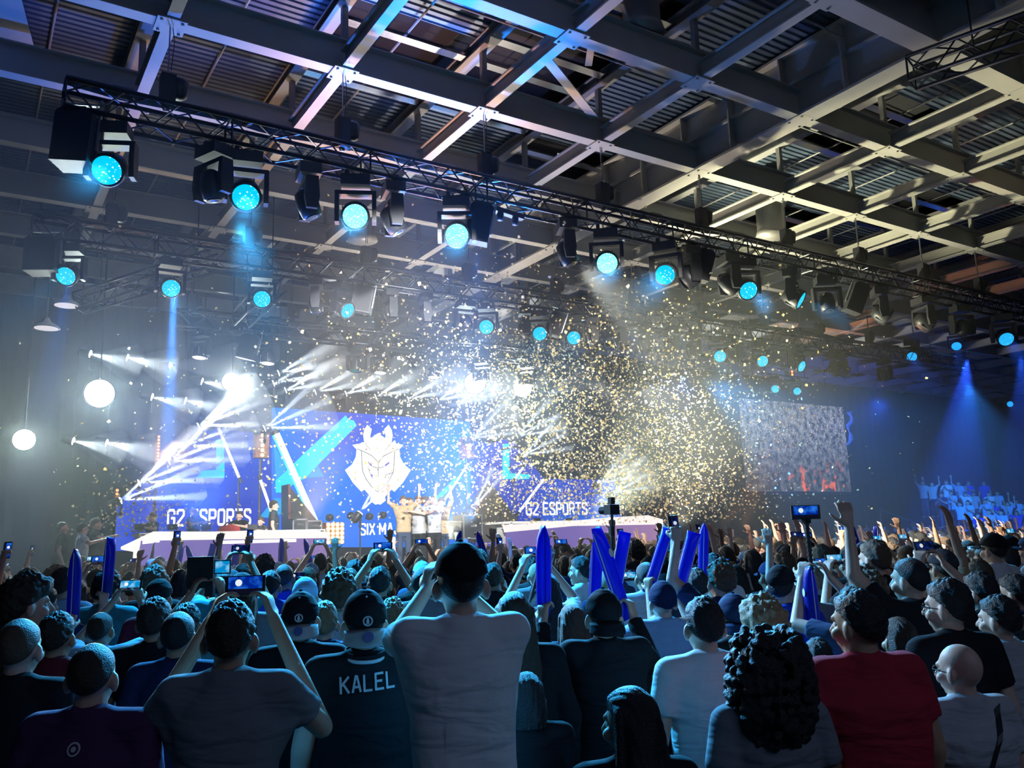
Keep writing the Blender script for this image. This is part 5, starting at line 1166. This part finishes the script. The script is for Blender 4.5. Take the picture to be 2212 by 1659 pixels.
add(733, 1229, 5.6, 'person in light grey shirt with curly brown hair, between the two backward caps', shirt='light grey', hair='curly', hcol='brown', skin=0)
add(702, 1294, 5.0, 'person with cropped fair hair squeezed between the two backward caps', shirt='navy', hair='quiff', hcol='fair', skin=0)
add(848, 1290, 4.9, 'person with spiky fair hair between the lettered jersey and the tall person', shirt='charcoal', hair='messy', hcol='fair', skin=0)
add(912, 1226, 6.2, 'person in grey shirt with dark hair left of the tall person', shirt='grey', hair='crop', hcol='black', skin=1)
add(820, 1222, 6.4, 'person in black shirt filming overhead above the lettered jersey', pose='phone_up', shirt='black', hair='short', hcol='black', skin=1, pic=0, who='the person above the lettered jersey')
add(1108, 1275, 3.95, 'person in black shirt with long olive-dark hair, right of the tall person', shirt='black', hair='long', hcol='dark brown', skin=0, sleeve=1.9, bulk=1.12)
add(1135, 1448, 3.35, 'short person in black long-sleeved top close behind the tall person', shirt='black', hair='bob', hcol='black', skin=1, sleeve=1.9)
add(1300, 1270, 4.1, 'person in black jacket and black cap waving noise sticks, centre right', pose='sticks', shirt='black', sleeve=1.9, cap='backward', capcol='black', skin=0, bulk=1.12, sticks=[(-.24, .16, 1), (.02, -.02, 1)], who='the black-capped person, centre right')
add(1312, 1328, 3.55, 'person in black shirt with curly top hair before the black cap', shirt='black', hair='quiff', hcol='black', skin=1)
girl = add(1358, 1478, 2.6, 'girl with long dark hair turned to the left, centre front', shirt='black', hair='long', hcol='black', skin=0, yaw=.75, sleeve=1.9)
add(1515, 1285, 3.6, 'boy in white shirt with short dark hair, right of the girl', shirt='white', hair='short', hcol='black', skin=0)
add(1580, 1280, 4.4, 'person in dark cap and black shirt beside the boy in white', shirt='black', cap='backward', capcol='navy', skin=0)
add(1640, 1284, 3.7, 'person with fair curly top and headband above the big dark curls', shirt='tan', hair='curly', hcol='fair', skin=0)
add(1645, 1352, 3.0, 'person in grey shirt with big dark shoulder-length curls, front right', shirt='grey', hair='afro', hcol='black', skin=2)
red = add(1845, 1270, 3.0, 'big person in red shirt seen from behind, front right', shirt='red', hair='short', hcol='black', skin=1, bulk=1.32, yaw=.45)
bald = add(2065, 1390, 2.9, 'bald person in light grey shirt with glasses and a bag strap, front right', shirt='light grey', hair='bald', skin=0, bulk=1.2, yaw=.35)
gl2 = add(2040, 1246, 3.7, 'person in black shirt with dark hair and glasses behind the bald person', shirt='black', hair='short', hcol='black', skin=0, yaw=.5)
add(2150, 1282, 4.0, 'person in patterned grey top with dark hair near the right edge', shirt='light grey', hair='short', hcol='black', skin=0, yaw=.4, pose='clap')
add(2200, 1328, 3.6, 'person in navy shirt with black hair cut by the right edge', shirt='navy', hair='short', hcol='black', skin=0, yaw=.3)
add(1935, 1330, 3.95, 'short person in black top with bluish hair between the red shirt and the bald person', shirt='black', hair='bob', hcol='dark brown', skin=1, sleeve=1.9)
add(1960, 1204, 4.7, 'person in black lettered shirt with cropped hair, right arm raised, right side', pose='left_up', shirt='black', hair='crop', hcol='black', skin=0, yaw=.35)
add(1862, 1222, 5.1, 'person in navy shirt with curly hair behind the red shirt', shirt='navy', hair='curly', hcol='brown', skin=1)
add(1883, 1164, 5.9, 'tall person with brown hair and black shirt filming, right side', pose='phone_face', shirt='black', hair='short', hcol='brown', skin=0, yaw=.3)
hold_stick = add(1838, 1262, 3.95, 'person in denim shirt holding up the phone on a long grip', pose='phone_up', shirt='denim', hair='short', hcol='black', skin=0, phone=False)
add(1685, 1218, 4.6, 'person in royal blue shirt and dark cap, right of centre', shirt='royal blue', cap='cap', capcol='black', skin=0, off=-.8)
add(1735, 1228, 5.6, 'person in grey hoodie with bald head, right of centre', shirt='grey', hair='crop', hcol='grey', skin=0, sleeve=1.9)
add(1553, 1206, 5.6, 'person with teal-lit tousled hair filming, right of the noise sticks', pose='left_phone', shirt='navy', hair='messy', hcol='brown', skin=0, pic=2)
add(1428, 1253, 5.3, 'person in pale blue shirt and blue beanie waving two sticks', pose='sticks', shirt='pale blue', cap='beanie', capcol='navy', skin=0, sticks=[(.30, -.18, 1), (.20, -.12, 1)], who='the blue beanie person')
add(1393, 1214, 6.6, 'person in white shirt with dark hair among the noise sticks', pose='phone_face', shirt='white', hair='crop', hcol='black', skin=1, pic=1)
add(1178, 1234, 6.0, 'person in white shirt with long hair filming overhead, right of the tall person', pose='phone_up', shirt='white', hair='long', hcol='black', skin=0, pic=0)
add(1310, 1231, 6.8, 'person in navy shirt with cropped fair hair above the black cap', shirt='navy', hair='crop', hcol='fair', skin=0)
add(1252, 1200, 7.0, 'person with dark hair turned sideways behind the clear stick', shirt='white', hair='short', hcol='black', skin=0, off=.9)
add(1500, 1225, 5.7, 'person in charcoal shirt waving two upright sticks', pose='sticks', shirt='charcoal', hair='short', hcol='black', skin=1, sticks=[(.08, -.05, 1), (.34, -.2, 1)], who='the charcoal shirt person')
add(1235, 1300, 4.9, 'person in navy shirt with long brown hair waving a clear stick', pose='sticks', shirt='navy', hair='long', hcol='brown', skin=0, sticks=[(.12, .0, 1), (.28, -.15, 1)], clear=True, who='the long-haired person in navy')
add(2110, 1232, 4.9, 'person in black shirt filming overhead with both hands, right side', pose='phone_up', shirt='black', hair='short', hcol='black', skin=0, pic=2, yaw=.3)
add(2185, 1238, 4.7, 'person in navy shirt with short black hair, by the right edge', shirt='navy', hair='short', hcol='black', skin=1, yaw=.4)
add(2030, 1184, 6.0, 'person in grey cap and tan shirt, right arm raised, right side', pose='right_up', shirt='tan', cap='cap', capcol='charcoal', skin=1)
add(2140, 1150, 7.2, 'person in white shirt and black cap facing left, far right', pose='clap', shirt='white', cap='cap', capcol='black', skin=0)
add(12, 1310, 5.0, 'person in pale blue shirt waving a stick, cut by the left edge', pose='right_stick', shirt='pale blue', hair='short', hcol='black', skin=0, sticks=[(0, .1, 1), None], who='the person cut by the left edge')
add(98, 1262, 5.8, 'person in navy shirt waving a blue stick, far left', pose='right_stick', shirt='navy', hair='short', hcol='black', skin=0, sticks=[(.05, .1, 1), None], who='the far left person in navy')
add(1762, 1375, 3.7, 'short person in pale blue shirt waving a stick, left of the red shirt', pose='right_stick', shirt='pale blue', hair='short', hcol='black', skin=0, sticks=[(.1, .1, 1), None], who='the short person in pale blue')
N_MANUAL = len(PLACED)

# rows of the crowd further in
def free(x, y, r): return all((x-a)**2+(y-b)**2 > (r+c)**2 for a, b, c in PLACED)
RC = random.Random(21)
cand = []
yy = 3.0; row = 0
while yy < 20.2:
    xx = -1.0+(row % 2)*.3
    while xx < 33:
        x, y = xx+RC.uniform(-.08, .08), yy+RC.uniform(-.08, .08); xx += .64
        v = Vector((x, y, 0)); dep = v.dot(Vector((math.sin(YAW), math.cos(YAW), 0))); lat = v.dot(CR)
        if dep < 5.0 or abs(lat/dep) > .66: continue
        if y > 15.1 and x < 22: continue
        if y > 19.0 and x > 34: continue
        cand.append((dep, x, y))
    yy += .66; row += 1
cand.sort()
NEAR_N = 196
chosen = []; far = []
for dep, x, y in cand:
    if not free(x, y, .27) and dep < 9: continue
    if len(chosen) < NEAR_N: chosen.append((dep, x, y))
    else: far.append((dep, x, y))
# name rows by depth, places by order from the left
rows = {}
for dep, x, y in chosen: rows.setdefault(int((dep-5)/.8), []).append((x/y, dep, x, y))
SH = ['black']*5+['charcoal']*3+['navy']*3+['grey']*3+['royal blue', 'pale blue', 'white', 'white', 'white', 'light grey', 'light grey', 'teal', 'maroon', 'olive', 'denim', 'tan', 'red']
for ri in sorted(rows):
    for ci, (a, dep, x, y) in enumerate(sorted(rows[ri])):
        right = x > y*.75
        pose = RC.choices(['stand', 'phone_up', 'right_up', 'left_up', 'both_up', 'fist_up', 'clap', 'sticks', 'phone_face', 'left_phone'], [9, 2.4 if right else 1.3, 2.4 if right else .5, 1.8 if right else .3, 1.6 if right else .3, 1 if right else .5, 1, .35, 1.6, .6])[0]
        hair = RC.choices(['short', 'crop', 'messy', 'quiff', 'curly', 'long', 'bob', 'bald'], [8, 6, 3, 3, 2, 3, 1.5, .4])[0]; hc = RC.choices(list(HAIR), [8, 5, 3, 1.4, .5])[0]; sh = RC.choice(SH)
        cap = RC.choices([None, 'cap', 'backward', 'beanie'], [9, 1, 1, .4])[0]; cc = RC.choice(['black', 'navy', 'charcoal', 'pale blue'])
        h = RC.gauss(1.70, .065); h = max(1.56, min(1.84, h))
        look = f'{cc} {"beanie" if cap == "beanie" else "cap"}' if cap else HW[hair].format(hc)
        lb = f'person in {sh}, {look}, {PWS[pose]}, {nth(ci)} from left, {nth(ri)} row'
        o = person(x, y, 0, h, face_stage(x, y, RC.uniform(-.25, .25)), lb, pose, RC.choices([0, 1, 2, 3], [5, 4, 2, 2])[0], sh, hair, hc, 'standing audience', 1.0, .62, 1.0, 0.0, cap, cc)
        PLACED.append((x, y, .25))
        hold(o, pose, f'{nth(ci)} person from left in {nth(ri)} crowd row')
print('people near', len(chosen), 'far', len(far), 'manual', N_MANUAL)
# the rest of the audience, far away: one mass
def low(mesh, ratio):
    o = bpy.data.objects.new('tmp_low', mesh); COL.objects.link(o); d = o.modifiers.new('d', 'DECIMATE'); d.ratio = ratio; d2 = o.modifiers.new('t', 'TRIANGULATE')
    dg = bpy.context.evaluated_depsgraph_get(); me = bpy.data.meshes.new_from_object(o.evaluated_get(dg)); bpy.data.objects.remove(o)
    v = np.array([x.co[:] for x in me.vertices]); f = np.array([p.vertices[:] for p in me.polygons]); bpy.data.meshes.remove(me); return v, f
protos = []
for pose, hk in (('stand', 'short'), ('right_up', 'messy'), ('both_up', 'short'), ('phone_up', 'crop'), ('stand', 'long')):
    protos.append([low(body_mesh(pose), .03), low(shirt_mesh(pose), .03), low(trousers_mesh(), .015), low(hair_mesh(hk), .05)])
mats = [SKIN[0], SKIN[1], SKIN[2], DARKTR, HAIR['black'], HAIR['brown']]+[CL[c] for c in ('black', 'navy', 'charcoal', 'grey', 'white', 'royal blue', 'pale blue', 'maroon')]
def mass(name, spots, label, seed):
    r = random.Random(seed); VV = []; FF = []; MI = []; off = 0
    for x, y, z0 in spots:
        pr = r.choices(protos, [6, 1.3, .7, 1.1, 1.3])[0]; h = r.gauss(1.70, .06)/1.75; a = face_stage(x, y, r.uniform(-.3, .3)); c, s = math.cos(a), math.sin(a)
        mi = (r.choice((0, 0, 1, 1, 2)), r.randrange(6, 14), 3, r.choice((4, 4, 5)))
        for (v, f), m_ in zip(pr, mi):
            w_ = np.stack([(v[:, 0]*c-v[:, 1]*s)*h+x, (v[:, 0]*s+v[:, 1]*c)*h+y, v[:, 2]*h+z0], 1); VV.append(w_); FF.append(f+off); off += len(v); MI.append(np.full(len(f), m_))
    V, F, I = np.concatenate(VV), np.concatenate(FF), np.concatenate(MI); me = bpy.data.meshes.new(name); me.vertices.add(len(V)); me.vertices.foreach_set('co', V.ravel()); k = len(F)
    me.loops.add(3*k); me.loops.foreach_set('vertex_index', F.ravel()); me.polygons.add(k); me.polygons.foreach_set('loop_start', np.arange(0, 3*k, 3)); me.polygons.foreach_set('material_index', I); me.polygons.foreach_set('use_smooth', np.ones(k, dtype=bool)); me.update(calc_edges=True)
    for m_ in mats: me.materials.append(m_)
    o = link(name, me); tag(o, label, 'crowd', None, 'stuff'); print(name, k)
mass('crowd', [(x, y, 0) for d_, x, y in far], 'distant rows of the audience before and beside the stage', 3)

# ------------------------------------------------------------------ people on stage and on the stand
def on_stage(px, py, y, htop, label, rz, **k):
    p = at_y(px, py, y); o = person(p.x, y, STZ, htop, rz, label, **k); return o
PIs = math.pi
on_stage(330, 1108, 18.35, 1.38, 'seated player in black shirt turned left, first behind the left white desk', PIs*.62, shirt='charcoal', hair='quiff', hcol='brown', pose='lean', group='players behind the left desk')
on_stage(419, 1102, 18.35, 1.45, 'bald player in grey-blue shirt behind the lettering, left white desk', -PIs*.75, shirt='denim', hair='bald', pose='lean', group='players behind the left desk')
on_stage(517, 1110, 18.35, 1.38, 'player with dark hair in black shirt right of the red bag', PIs*.75, shirt='black', hair='short', hcol='dark brown', pose='lean', group='players behind the left desk')
on_stage(563, 1124, 18.2, 1.25, 'low seated player with red-brown hair, right end of the left desk', PIs*.7, shirt='charcoal', hair='messy', hcol='brown', pose='lean', group='players behind the left desk')
on_stage(592, 1094, 18.6, 1.62, 'standing player in charcoal shirt beside the black wedge', -PIs*.6, shirt='charcoal', hair='short', hcol='dark brown', group='players behind the left desk')
for i, (px, py, yy_, sh, ps, rz) in enumerate(((872, 1117, 17.6, 'tan', 'both_up', PIs*.9), (886, 1106, 18.3, 'tan', 'clap', -PIs*.8), (904, 1108, 17.5, 'light grey', 'lean', PIs*.6), (921, 1104, 18.4, 'tan', 'right_up', -PIs*.5), (938, 1107, 17.7, 'light grey', 'lean', PIs), (954, 1116, 18.3, 'tan', 'left_up', PIs*.8))):
    on_stage(px, py, yy_, 1.66 if i != 3 else 1.7, f'winner hugging in the amber-lit huddle right of the lettering, {nth(i)} from left', rz, shirt=sh, hair=('short', 'crop', 'messy')[i % 3], hcol='brown', pose=ps, skin=(3, 1, 0)[i % 3], group='winners in the huddle')
spot('huddle_wash', (8.4, 14.5, 6.0), at_y(912, 1130, 17.8), 160, (1.0, .62, .3), 14, .5, .1)
for i, (px, py, sh, hr, rz, hc) in enumerate(((136, 1127, 'black', 'crop', -PIs*.55, 'black'), (180, 1128, 'white', 'short', -PIs*.5, 'black'), (209, 1118, 'charcoal', 'short', -PIs*.55, 'brown'))):
    yc = (16.0, 15.7, 16.35)[i]; p = at_y(px, py, yc); o = person(p.x, yc, 1.02, p.z-1.02, rz, f'{("crew person in black by the left wall", "crew person in white shirt with headset", "crew person in charcoal nearest the desk")[i]}, left of stage', 'stand' if i == 0 else 'lean', 3, sh, hr, hc, 'crew beside the stage')
pl = MB().box((1.35, 16.2, .51), (1.9, 1.8, 1.02)).build('crew_riser', M_STAGE); tag(pl, 'black riser under the crew beside the left end of the stage', 'riser')
i = 0
for r_ in range(4):
    for c_ in range(6):
        x = 36.6+c_*1.0+RC.uniform(-.25, .25)+r_*.2; y = 20.3+r_*.9; z0 = (.25+r_*.22)*2*.5+(.5+r_*.44)/2
        ps = RC.choice(['clap', 'both_up', 'stand', 'right_up', 'clap']); sh = RC.choice(['pale blue', 'white', 'navy', 'royal blue', 'light grey'])
        person(x, y, .8+r_*.5, RC.uniform(1.6, 1.78), face_stage(x, y, 0)+.1, f'person in {sh}, {PW[ps]}, {nth(c_)} from left on stand step {ORD[r_]}', ps, RC.choice((0, 1, 3)), sh, RC.choice(['short', 'long', 'crop']), RC.choice(['black', 'brown']), 'people on the seating stand'); i += 1
# ------------------------------------------------------------------ marks and gear on single people
from mathutils.bvhtree import BVHTree
def wrap_back(me_target, pts2, off=0.004, front=False):
    """lay points (x, z) on the back of a garment mesh"""
    bvh = BVHTree.FromPolygons([v.co[:] for v in me_target.vertices], [p.vertices[:] for p in me_target.polygons]); out = []
    for x, z in pts2:
        hit = bvh.ray_cast(Vector((x, -1, z)), Vector((0, 1, 0)))[0]; y = hit.y if hit else -.12; out.append(Vector((x, y-off, z)))
    return out
def back_text(root, s, w_, h_, zc, mat, slant=0.0, xc=0.0, bold=.03):
    me = block_text(s, .14).mesh('lettering')
    sh = [c for c in root.children if c.name.startswith('shirt')][0]; co = np.array([v.co[:2] for v in me.vertices]); lo, hi = co.min(0), co.max(0); u = (co-lo)/(hi-lo)
    pts = [(xc+(a-.5)*w_, zc+(b-.5)*h_+slant*(a-.5)) for a, b in u]
    for v, p in zip(me.vertices, wrap_back(sh.data, pts, .006)): v.co = p
    me.materials.append(mat); o = link('lettering', me, root); return o
def back_disc(root, r, xc, zc, mat, name='badge', ring=None):
    sh = [c for c in root.children if c.name.startswith('shirt')][0]; n = 20; pts = [(xc, zc)]+[(xc+r*math.cos(2*math.pi*i/n), zc+r*math.sin(2*math.pi*i/n)) for i in range(n)]
    vs = wrap_back(sh.data, pts, .005); o = MB().add(vs, [(0, i+1, (i+1) % n+1) for i in range(n)]).build(name, mat, root); return o
PRINT = principled('faded_white_print', (.62, .62, .64), .7, 0, .15, 90)
back_text(kal, 'KALEL', .215, .064, 1.385, PRINT, .012, .0)
back_disc(purp, .023, 0, 1.375, PRINT); back_disc(purp, .017, 0, 1.375, CL['purple']).location = (0, -.001, 0); back_disc(purp, .009, 0, 1.375, PRINT).location = (0, -.002, 0)
def ring(root, c, r, th, mat, name, rot=(0, 0, 0), seg=28, sx=1.0):
    vs = []; fs = []; R = Euler(rot).to_matrix()
    for i in range(seg):
        a = 2*math.pi*i/seg
        for j in range(6): b = 2*math.pi*j/6; vs.append(Vector(c)+R @ Vector(((r+th*math.cos(b))*math.cos(a)*sx, (r+th*math.cos(b))*math.sin(a), th*1.6*math.sin(b))))
    for i in range(seg):
        for j in range(6): fs.append((i*6+j, ((i+1) % seg)*6+j, ((i+1) % seg)*6+(j+1) % 6, i*6+(j+1) % 6))
    return MB().add(vs, fs).build(name, mat, root, True)
ring(kal, (0, -.019, 1.478), .086, .005, PRINT, 'collar_trim', (.22, 0, 0)); ring(kal, (0, -.020, 1.492), .078, .007, CL['black'], 'collar', (.22, 0, 0))
for s in (-1, 1):
    S = shoulder(A_DOWN, s); E = Vector((s*.245, -.03, 1.14)); T = S+(E-S)*.62; d = (E-S).normalized()
    o = ring(kal, (0, 0, 0), .071, .006, PRINT, 'sleeve_trim'); o.location = T; o.rotation_euler = d.to_track_quat('Z', 'Y').to_euler()
def cap_marks(root):
    cp = [c for c in root.children if c.name.startswith('cap')][0]
    o = ring(cp, (0, 0, 0), .017, .0035, PRINT, 'wreath_emblem', (math.pi/2-.12, 0, 0)); o.location = (0, -.131, 1.655)
    mb = MB(); mb.box((0, 0, -.004), (.012, .004, .016)); mb.box((0, 0, .008), (.008, .004, .008)); o = mb.build('emblem_figure', PRINT, cp); o.location = (0, -.132, 1.655)
    br = [c for c in cp.children if c.name.startswith('brim')][0]
    n = 18; mk = principled('blue_badge', (.05, .1, .3), .4, 0, .4, 120)
    o = MB().prism([(.021*math.cos(2*math.pi*i/n), 0, .021*math.sin(2*math.pi*i/n)) for i in range(n)], (0, .003, 0)).build('badge', mk, br); o.location = (0, -.157, 1.598); o.rotation_euler = (-.42, 0, 0)
    o = MB().tube((0, -.0015, 0), (0, .001, 0), .004).build('button', PRINT, cp); o.location = (0, -.092, 1.748)
cap_marks(kal); cap_marks(cap2)
def glasses(root, yaw):
    e = MB(); fr = principled('spectacle_frame', (.03, .03, .035), .3)
    for s in (-1, 1):
        n = 14; pts = [Vector((s*.033+.021*math.cos(2*math.pi*i/n), .098-abs(s*.033+.021*math.cos(2*math.pi*i/n))*.12, 1.635+.017*math.sin(2*math.pi*i/n))) for i in range(n)]
        e.path(pts+[pts[0]], .0024, 5); e.path([(s*.055, .092, 1.638), (s*.08, .05, 1.637), (s*.084, -.01, 1.632), (s*.082, -.03, 1.615)], .0026, 5)
    e.path([(-.012, .099, 1.638), (0, .103, 1.641), (.012, .099, 1.638)], .0024, 5)
    o = e.build('glasses', fr, root); o.matrix_local = Matrix.Translation((0, -.01, HDZ)) @ Matrix.Rotation(yaw, 4, 'Z') @ Matrix.Translation((0, .01, 0))
glasses(bald, .35); glasses(gl2, .5)
# bag strap over the bald person's back
sh = [c for c in bald.children if c.name.startswith('shirt')][0]
pts = [(.105-.27*t, 1.45-.5*t) for t in np.linspace(0, 1, 16)]; P_ = wrap_back(sh.data, pts, .006); vs = []; fs = []
for i, p in enumerate(P_): vs += [p+Vector((.016, 0, .012)), p-Vector((.016, 0, .012)), p+Vector((.016, -.005, .012)), p+Vector((-.016, -.005, -.012))]
for i in range(15): k = 4*i; fs += [(k, k+1, k+5, k+4), (k+2, k+6, k+7, k+3), (k, k+4, k+6, k+2), (k+1, k+3, k+7, k+5)]
MB().add(vs, fs).build('bag_strap', M_BLACK, bald)
# camera rig held overhead, left
M = rootM(rigp) @ Matrix.Translation((0, .42, 1.90)); p = M.translation; e = empty('camera_rig', p, 'black camera rig with small bright screen and red lamp held overhead, left', 'camera', rz=rigp.rotation_euler.z)
MB().box((-.06, .02, 0), (.16, .07, .19)).build('camera_body', M_BLACK, e); MB().tube((-.06, .05, .0), (-.06, .16, 0), .04, .045, 14).build('camera_lens', M_BLACK, e)
s_ = MB(); s_.box((.075, -.005, .03), (.1, .012, .085)); sc_ = s_.build('monitor_frame', M_BLACK, e); MB().box((.075, -.0125, .03), (.086, .003, .07)).build('monitor_picture', SCR[1], sc_)
MB().box((.06, -.01, -.065), (.05, .02, .014)).build('red_lamp', emissive('red_lamp', (1, .03, .04), 1.6), e); MB().box((.0, .0, -.11), (.05, .05, .07)).build('grip', M_BLACK, e)
# phone on a long ribbed grip, right
p0 = rootM(hold_stick) @ Vector((0, .395, 1.83)); bot = p0-Vector((0, 0, .10)); top = p0+Vector((-.01, 0, .27))
e = empty('phone_grip', bot, 'long black ribbed grip carrying a phone above the crowd, right side', 'grip'); dv = top-bot; mb = MB(); mb.tube((0, 0, 0), dv, .012)
for i in range(14): q_ = dv*(i+.5)/14; mb.tube(q_-dv*.012, q_+dv*.012, .017, n=10)
mb.build('grip_pole', M_BLACK, e); mb = MB(); mb.box(dv+Vector((0, 0, .005)), (.05, .03, .03)); mb.build('clamp', M_BLACK, e)
smartphone(Matrix.Translation(top+Vector((0, 0, .055))) @ Matrix.Rotation(-YAW, 4, 'Z') @ Matrix.Scale(1.15, 4), 'phone clamped on top of the long ribbed grip, right side', 0)
# camera on a pole above the middle of the crowd
b_, t_ = at_d(1320, 1190, 8.6), at_d(1322, 1112, 8.6); e = empty('camera_pole', b_, 'black camera on a pole rising over the crowd under the gold confetti', 'camera'); dv = t_-b_
MB().tube(-Vector((0, 0, .25)), dv, .014).build('pole', M_BLACK, e); o = MB().box((0, 0, 0), (.12, .1, .1)).build('camera_body', M_BLACK, e); o.location = dv+Vector((0, 0, .05)); o2 = MB().tube((0, 0, 0), (0, .12, 0), .035, .04, 12).build('camera_lens', M_BLACK, e); o2.location = dv+Vector((0, .05, .05))
o = MB().box((0, 0, 0), (.05, .05, .07)).build('viewfinder', M_BLACK, e); o.location = dv+Vector((0, 0, .14)); MB().box(dv*.55, (.05, .04, .09)).build('handle', M_BLACK, e)
# ------------------------------------------------------------------ confetti: a cloud of gold foil flakes
def confetti(n):
    r = np.random.default_rng(5)
    comp = []
    # (weight, centre, sigma) of cannon clouds, world metres
    comp.append((0.34, (13.4, 16.4, 4.3), (2.3, 1.6, 1.4)))
    comp.append((0.15, (14.0, 16.4, 3.0), (2.0, 1.4, 0.6)))
    comp.append((0.15, (10.2, 16.6, 4.3), (2.5, 1.7, 1.5)))
    comp.append((0.15, (11.8, 15.4, 6.0), (2.8, 2.0, 0.9)))
    comp.append((0.045, (16.2, 17.0, 4.6), (2.2, 2.0, 1.5)))
    comp.append((0.035, (5.8, 17.4, 4.2), (2.2, 1.8, 1.0)))
    comp.append((0.025, (3.0, 17.8, 2.6), (0.5, 0.8, 0.55)))
    comp.append((0.015, (9.0, 12.5, 6.0), (2.5, 2.0, 0.8)))
    ps = []
    for w_, c, s in comp:
        k = int(n*w_); ps.append(r.normal(0, 1, (k, 3))*np.array(s)+np.array(c))
    P = np.concatenate(ps); P = P[(P[:, 2] > 2.2) & (P[:, 2] < 8.05) & (P[:, 1] < 20.5) & (P[:, 1] > 9.0)]
    k = len(P); u = r.normal(0, 1, (k, 3)); u /= np.linalg.norm(u, axis=1)[:, None]
    t = r.normal(0, 1, (k, 3)); v = np.cross(u, t); v /= np.linalg.norm(v, axis=1)[:, None]
    a = r.uniform(0.012, 0.027, (k, 1)); b = a*r.uniform(0.7, 1.2, (k, 1))
    bend = np.cross(u, v)*a*0.35
    V = np.stack([P-u*a-v*b+bend, P+u*a-v*b-bend, P+u*a+v*b+bend, P-u*a+v*b-bend], 1).reshape(-1, 3)
    me = bpy.data.meshes.new('confetti'); me.vertices.add(4*k); me.vertices.foreach_set('co', V.ravel())
    me.loops.add(4*k); me.loops.foreach_set('vertex_index', np.arange(4*k)); me.polygons.add(k); me.polygons.foreach_set('loop_start', np.arange(0, 4*k, 4))
    me.update(calc_edges=True)
    m = bpy.data.materials.new('gold_foil'); m.use_nodes = True; nt = m.node_tree; b_ = nt.nodes['Principled BSDF']
    ge = nt.nodes.new('ShaderNodeNewGeometry'); cr = nt.nodes.new('ShaderNodeValToRGB'); el = cr.color_ramp.elements
    el[0].color = (0.9, 0.64, 0.16, 1); el[1].color = (1.0, 0.93, 0.72, 1); nt.links.new(ge.outputs['Random Per Island'], cr.inputs[0]); nt.links.new(cr.outputs[0], b_.inputs['Base Color'])
    b_.inputs['Metallic'].default_value = 0.25; b_.inputs['Roughness'].default_value = 0.45
    tr = nt.nodes.new('ShaderNodeBsdfTranslucent'); nt.links.new(cr.outputs[0], tr.inputs[0]); mx = nt.nodes.new('ShaderNodeMixShader'); mx.inputs[0].default_value = 0.4
    nt.links.new(b_.outputs[0], mx.inputs[1]); nt.links.new(tr.outputs[0], mx.inputs[2]); nt.links.new(mx.outputs[0], nt.nodes['Material Output'].inputs[0])
    me.materials.append(m); o = link('confetti', me); tag(o, 'cloud of gold foil confetti drifting down before the stage', 'confetti', None, 'stuff')
confetti(17000)
# unseen spots added in mid-air to brighten the flakes from front and back
spot('confetti_fill', (6.0, 4.6, 5.4), (13.2, 16.2, 3.6), 8000, (1.0, 0.96, 0.85), 34, 0.6, 0.1)
spot('confetti_fill', (3.0, 4.6, 5.4), (7.5, 17.0, 3.9), 24000, (0.95, 0.98, 1.0), 32, 0.6, 0.1)
spot('confetti_fill', (10.0, 19.2, 6.3), (14.0, 13.0, 1.6), 1800, (0.95, 0.97, 1.0), 50, 0.5, 0.1)
spot('confetti_fill', (15.0, 19.2, 6.3), (19.0, 11.0, 1.2), 1500, (0.95, 0.97, 1.0), 46, 0.5, 0.1)
spot('confetti_fill', (5.0, 19.2, 6.3), (8.0, 13.0, 1.6), 2200, (0.95, 0.98, 1.0), 60, 0.5, 0.1)
spot('confetti_fill', (17.0, 19.2, 6.3), (10.0, 5.0, 1.2), 1500, (1.0, 0.95, 0.85), 26, 0.6, 0.1)

# ------------------------------------------------------------------ haze over the stage half of the hall
hz = MB().box((17.0, 16.8, 3.85), (50.0, 15.2, 6.8)).build('haze', None)
m = bpy.data.materials.new('stage_haze'); m.use_nodes = True; nt = m.node_tree; nt.nodes.remove(nt.nodes['Principled BSDF'])
vs_ = nt.nodes.new('ShaderNodeVolumeScatter'); vs_.inputs['Color'].default_value = (0.85, 0.95, 1.0, 1); vs_.inputs['Density'].default_value = 0.0135; vs_.inputs['Anisotropy'].default_value = 0.35
nt.links.new(vs_.outputs[0], nt.nodes['Material Output'].inputs['Volume'])
hz.data.materials.append(m); tag(hz, 'thin stage haze that shows the light beams', 'haze', None, 'stuff')
hz.display_type = 'WIRE'

# denser haze cones, added and shaped so that each lamp's beams show
mp = m.copy(); mp.name = 'beam_cone_haze'; mp.node_tree.nodes['Volume Scatter'].inputs['Density'].default_value = 0.42
for p, d, L, r in HAZE_CONES:
    prof = [(.05, 0.0), (.3*r, .22*L), (.7*r, .55*L), (.95*r, .82*L), (.8*r, .95*L), (.3*r, L)]
    o = MB().lathe(prof, 14).build('haze', mp, None, True); o.location = p; o.rotation_euler = d.to_track_quat('Z', 'Y').to_euler(); tag(o, 'added haze cone that shows the beams of a white beam lamp', 'haze', 'added haze cones before the beam lamps', 'stuff'); o.display_type = 'WIRE'

mq = m.copy(); mq.name = 'shaft_haze'; mq.node_tree.nodes['Volume Scatter'].inputs['Density'].default_value = 0.07  # denser haze column, added along the blue shaft to make it visible
for p, d, L, r in SHAFTS:
    o = MB().lathe([(.12, 0.02), (.22, .3*L), (r, .75*L), (r, L)], 16).build('haze', mq, None, True); o.location = p; o.rotation_euler = d.to_track_quat('Z', 'Y').to_euler(); tag(o, 'added haze column that shows the blue shaft under the second truss', 'haze', None, 'stuff'); o.display_type = 'WIRE'
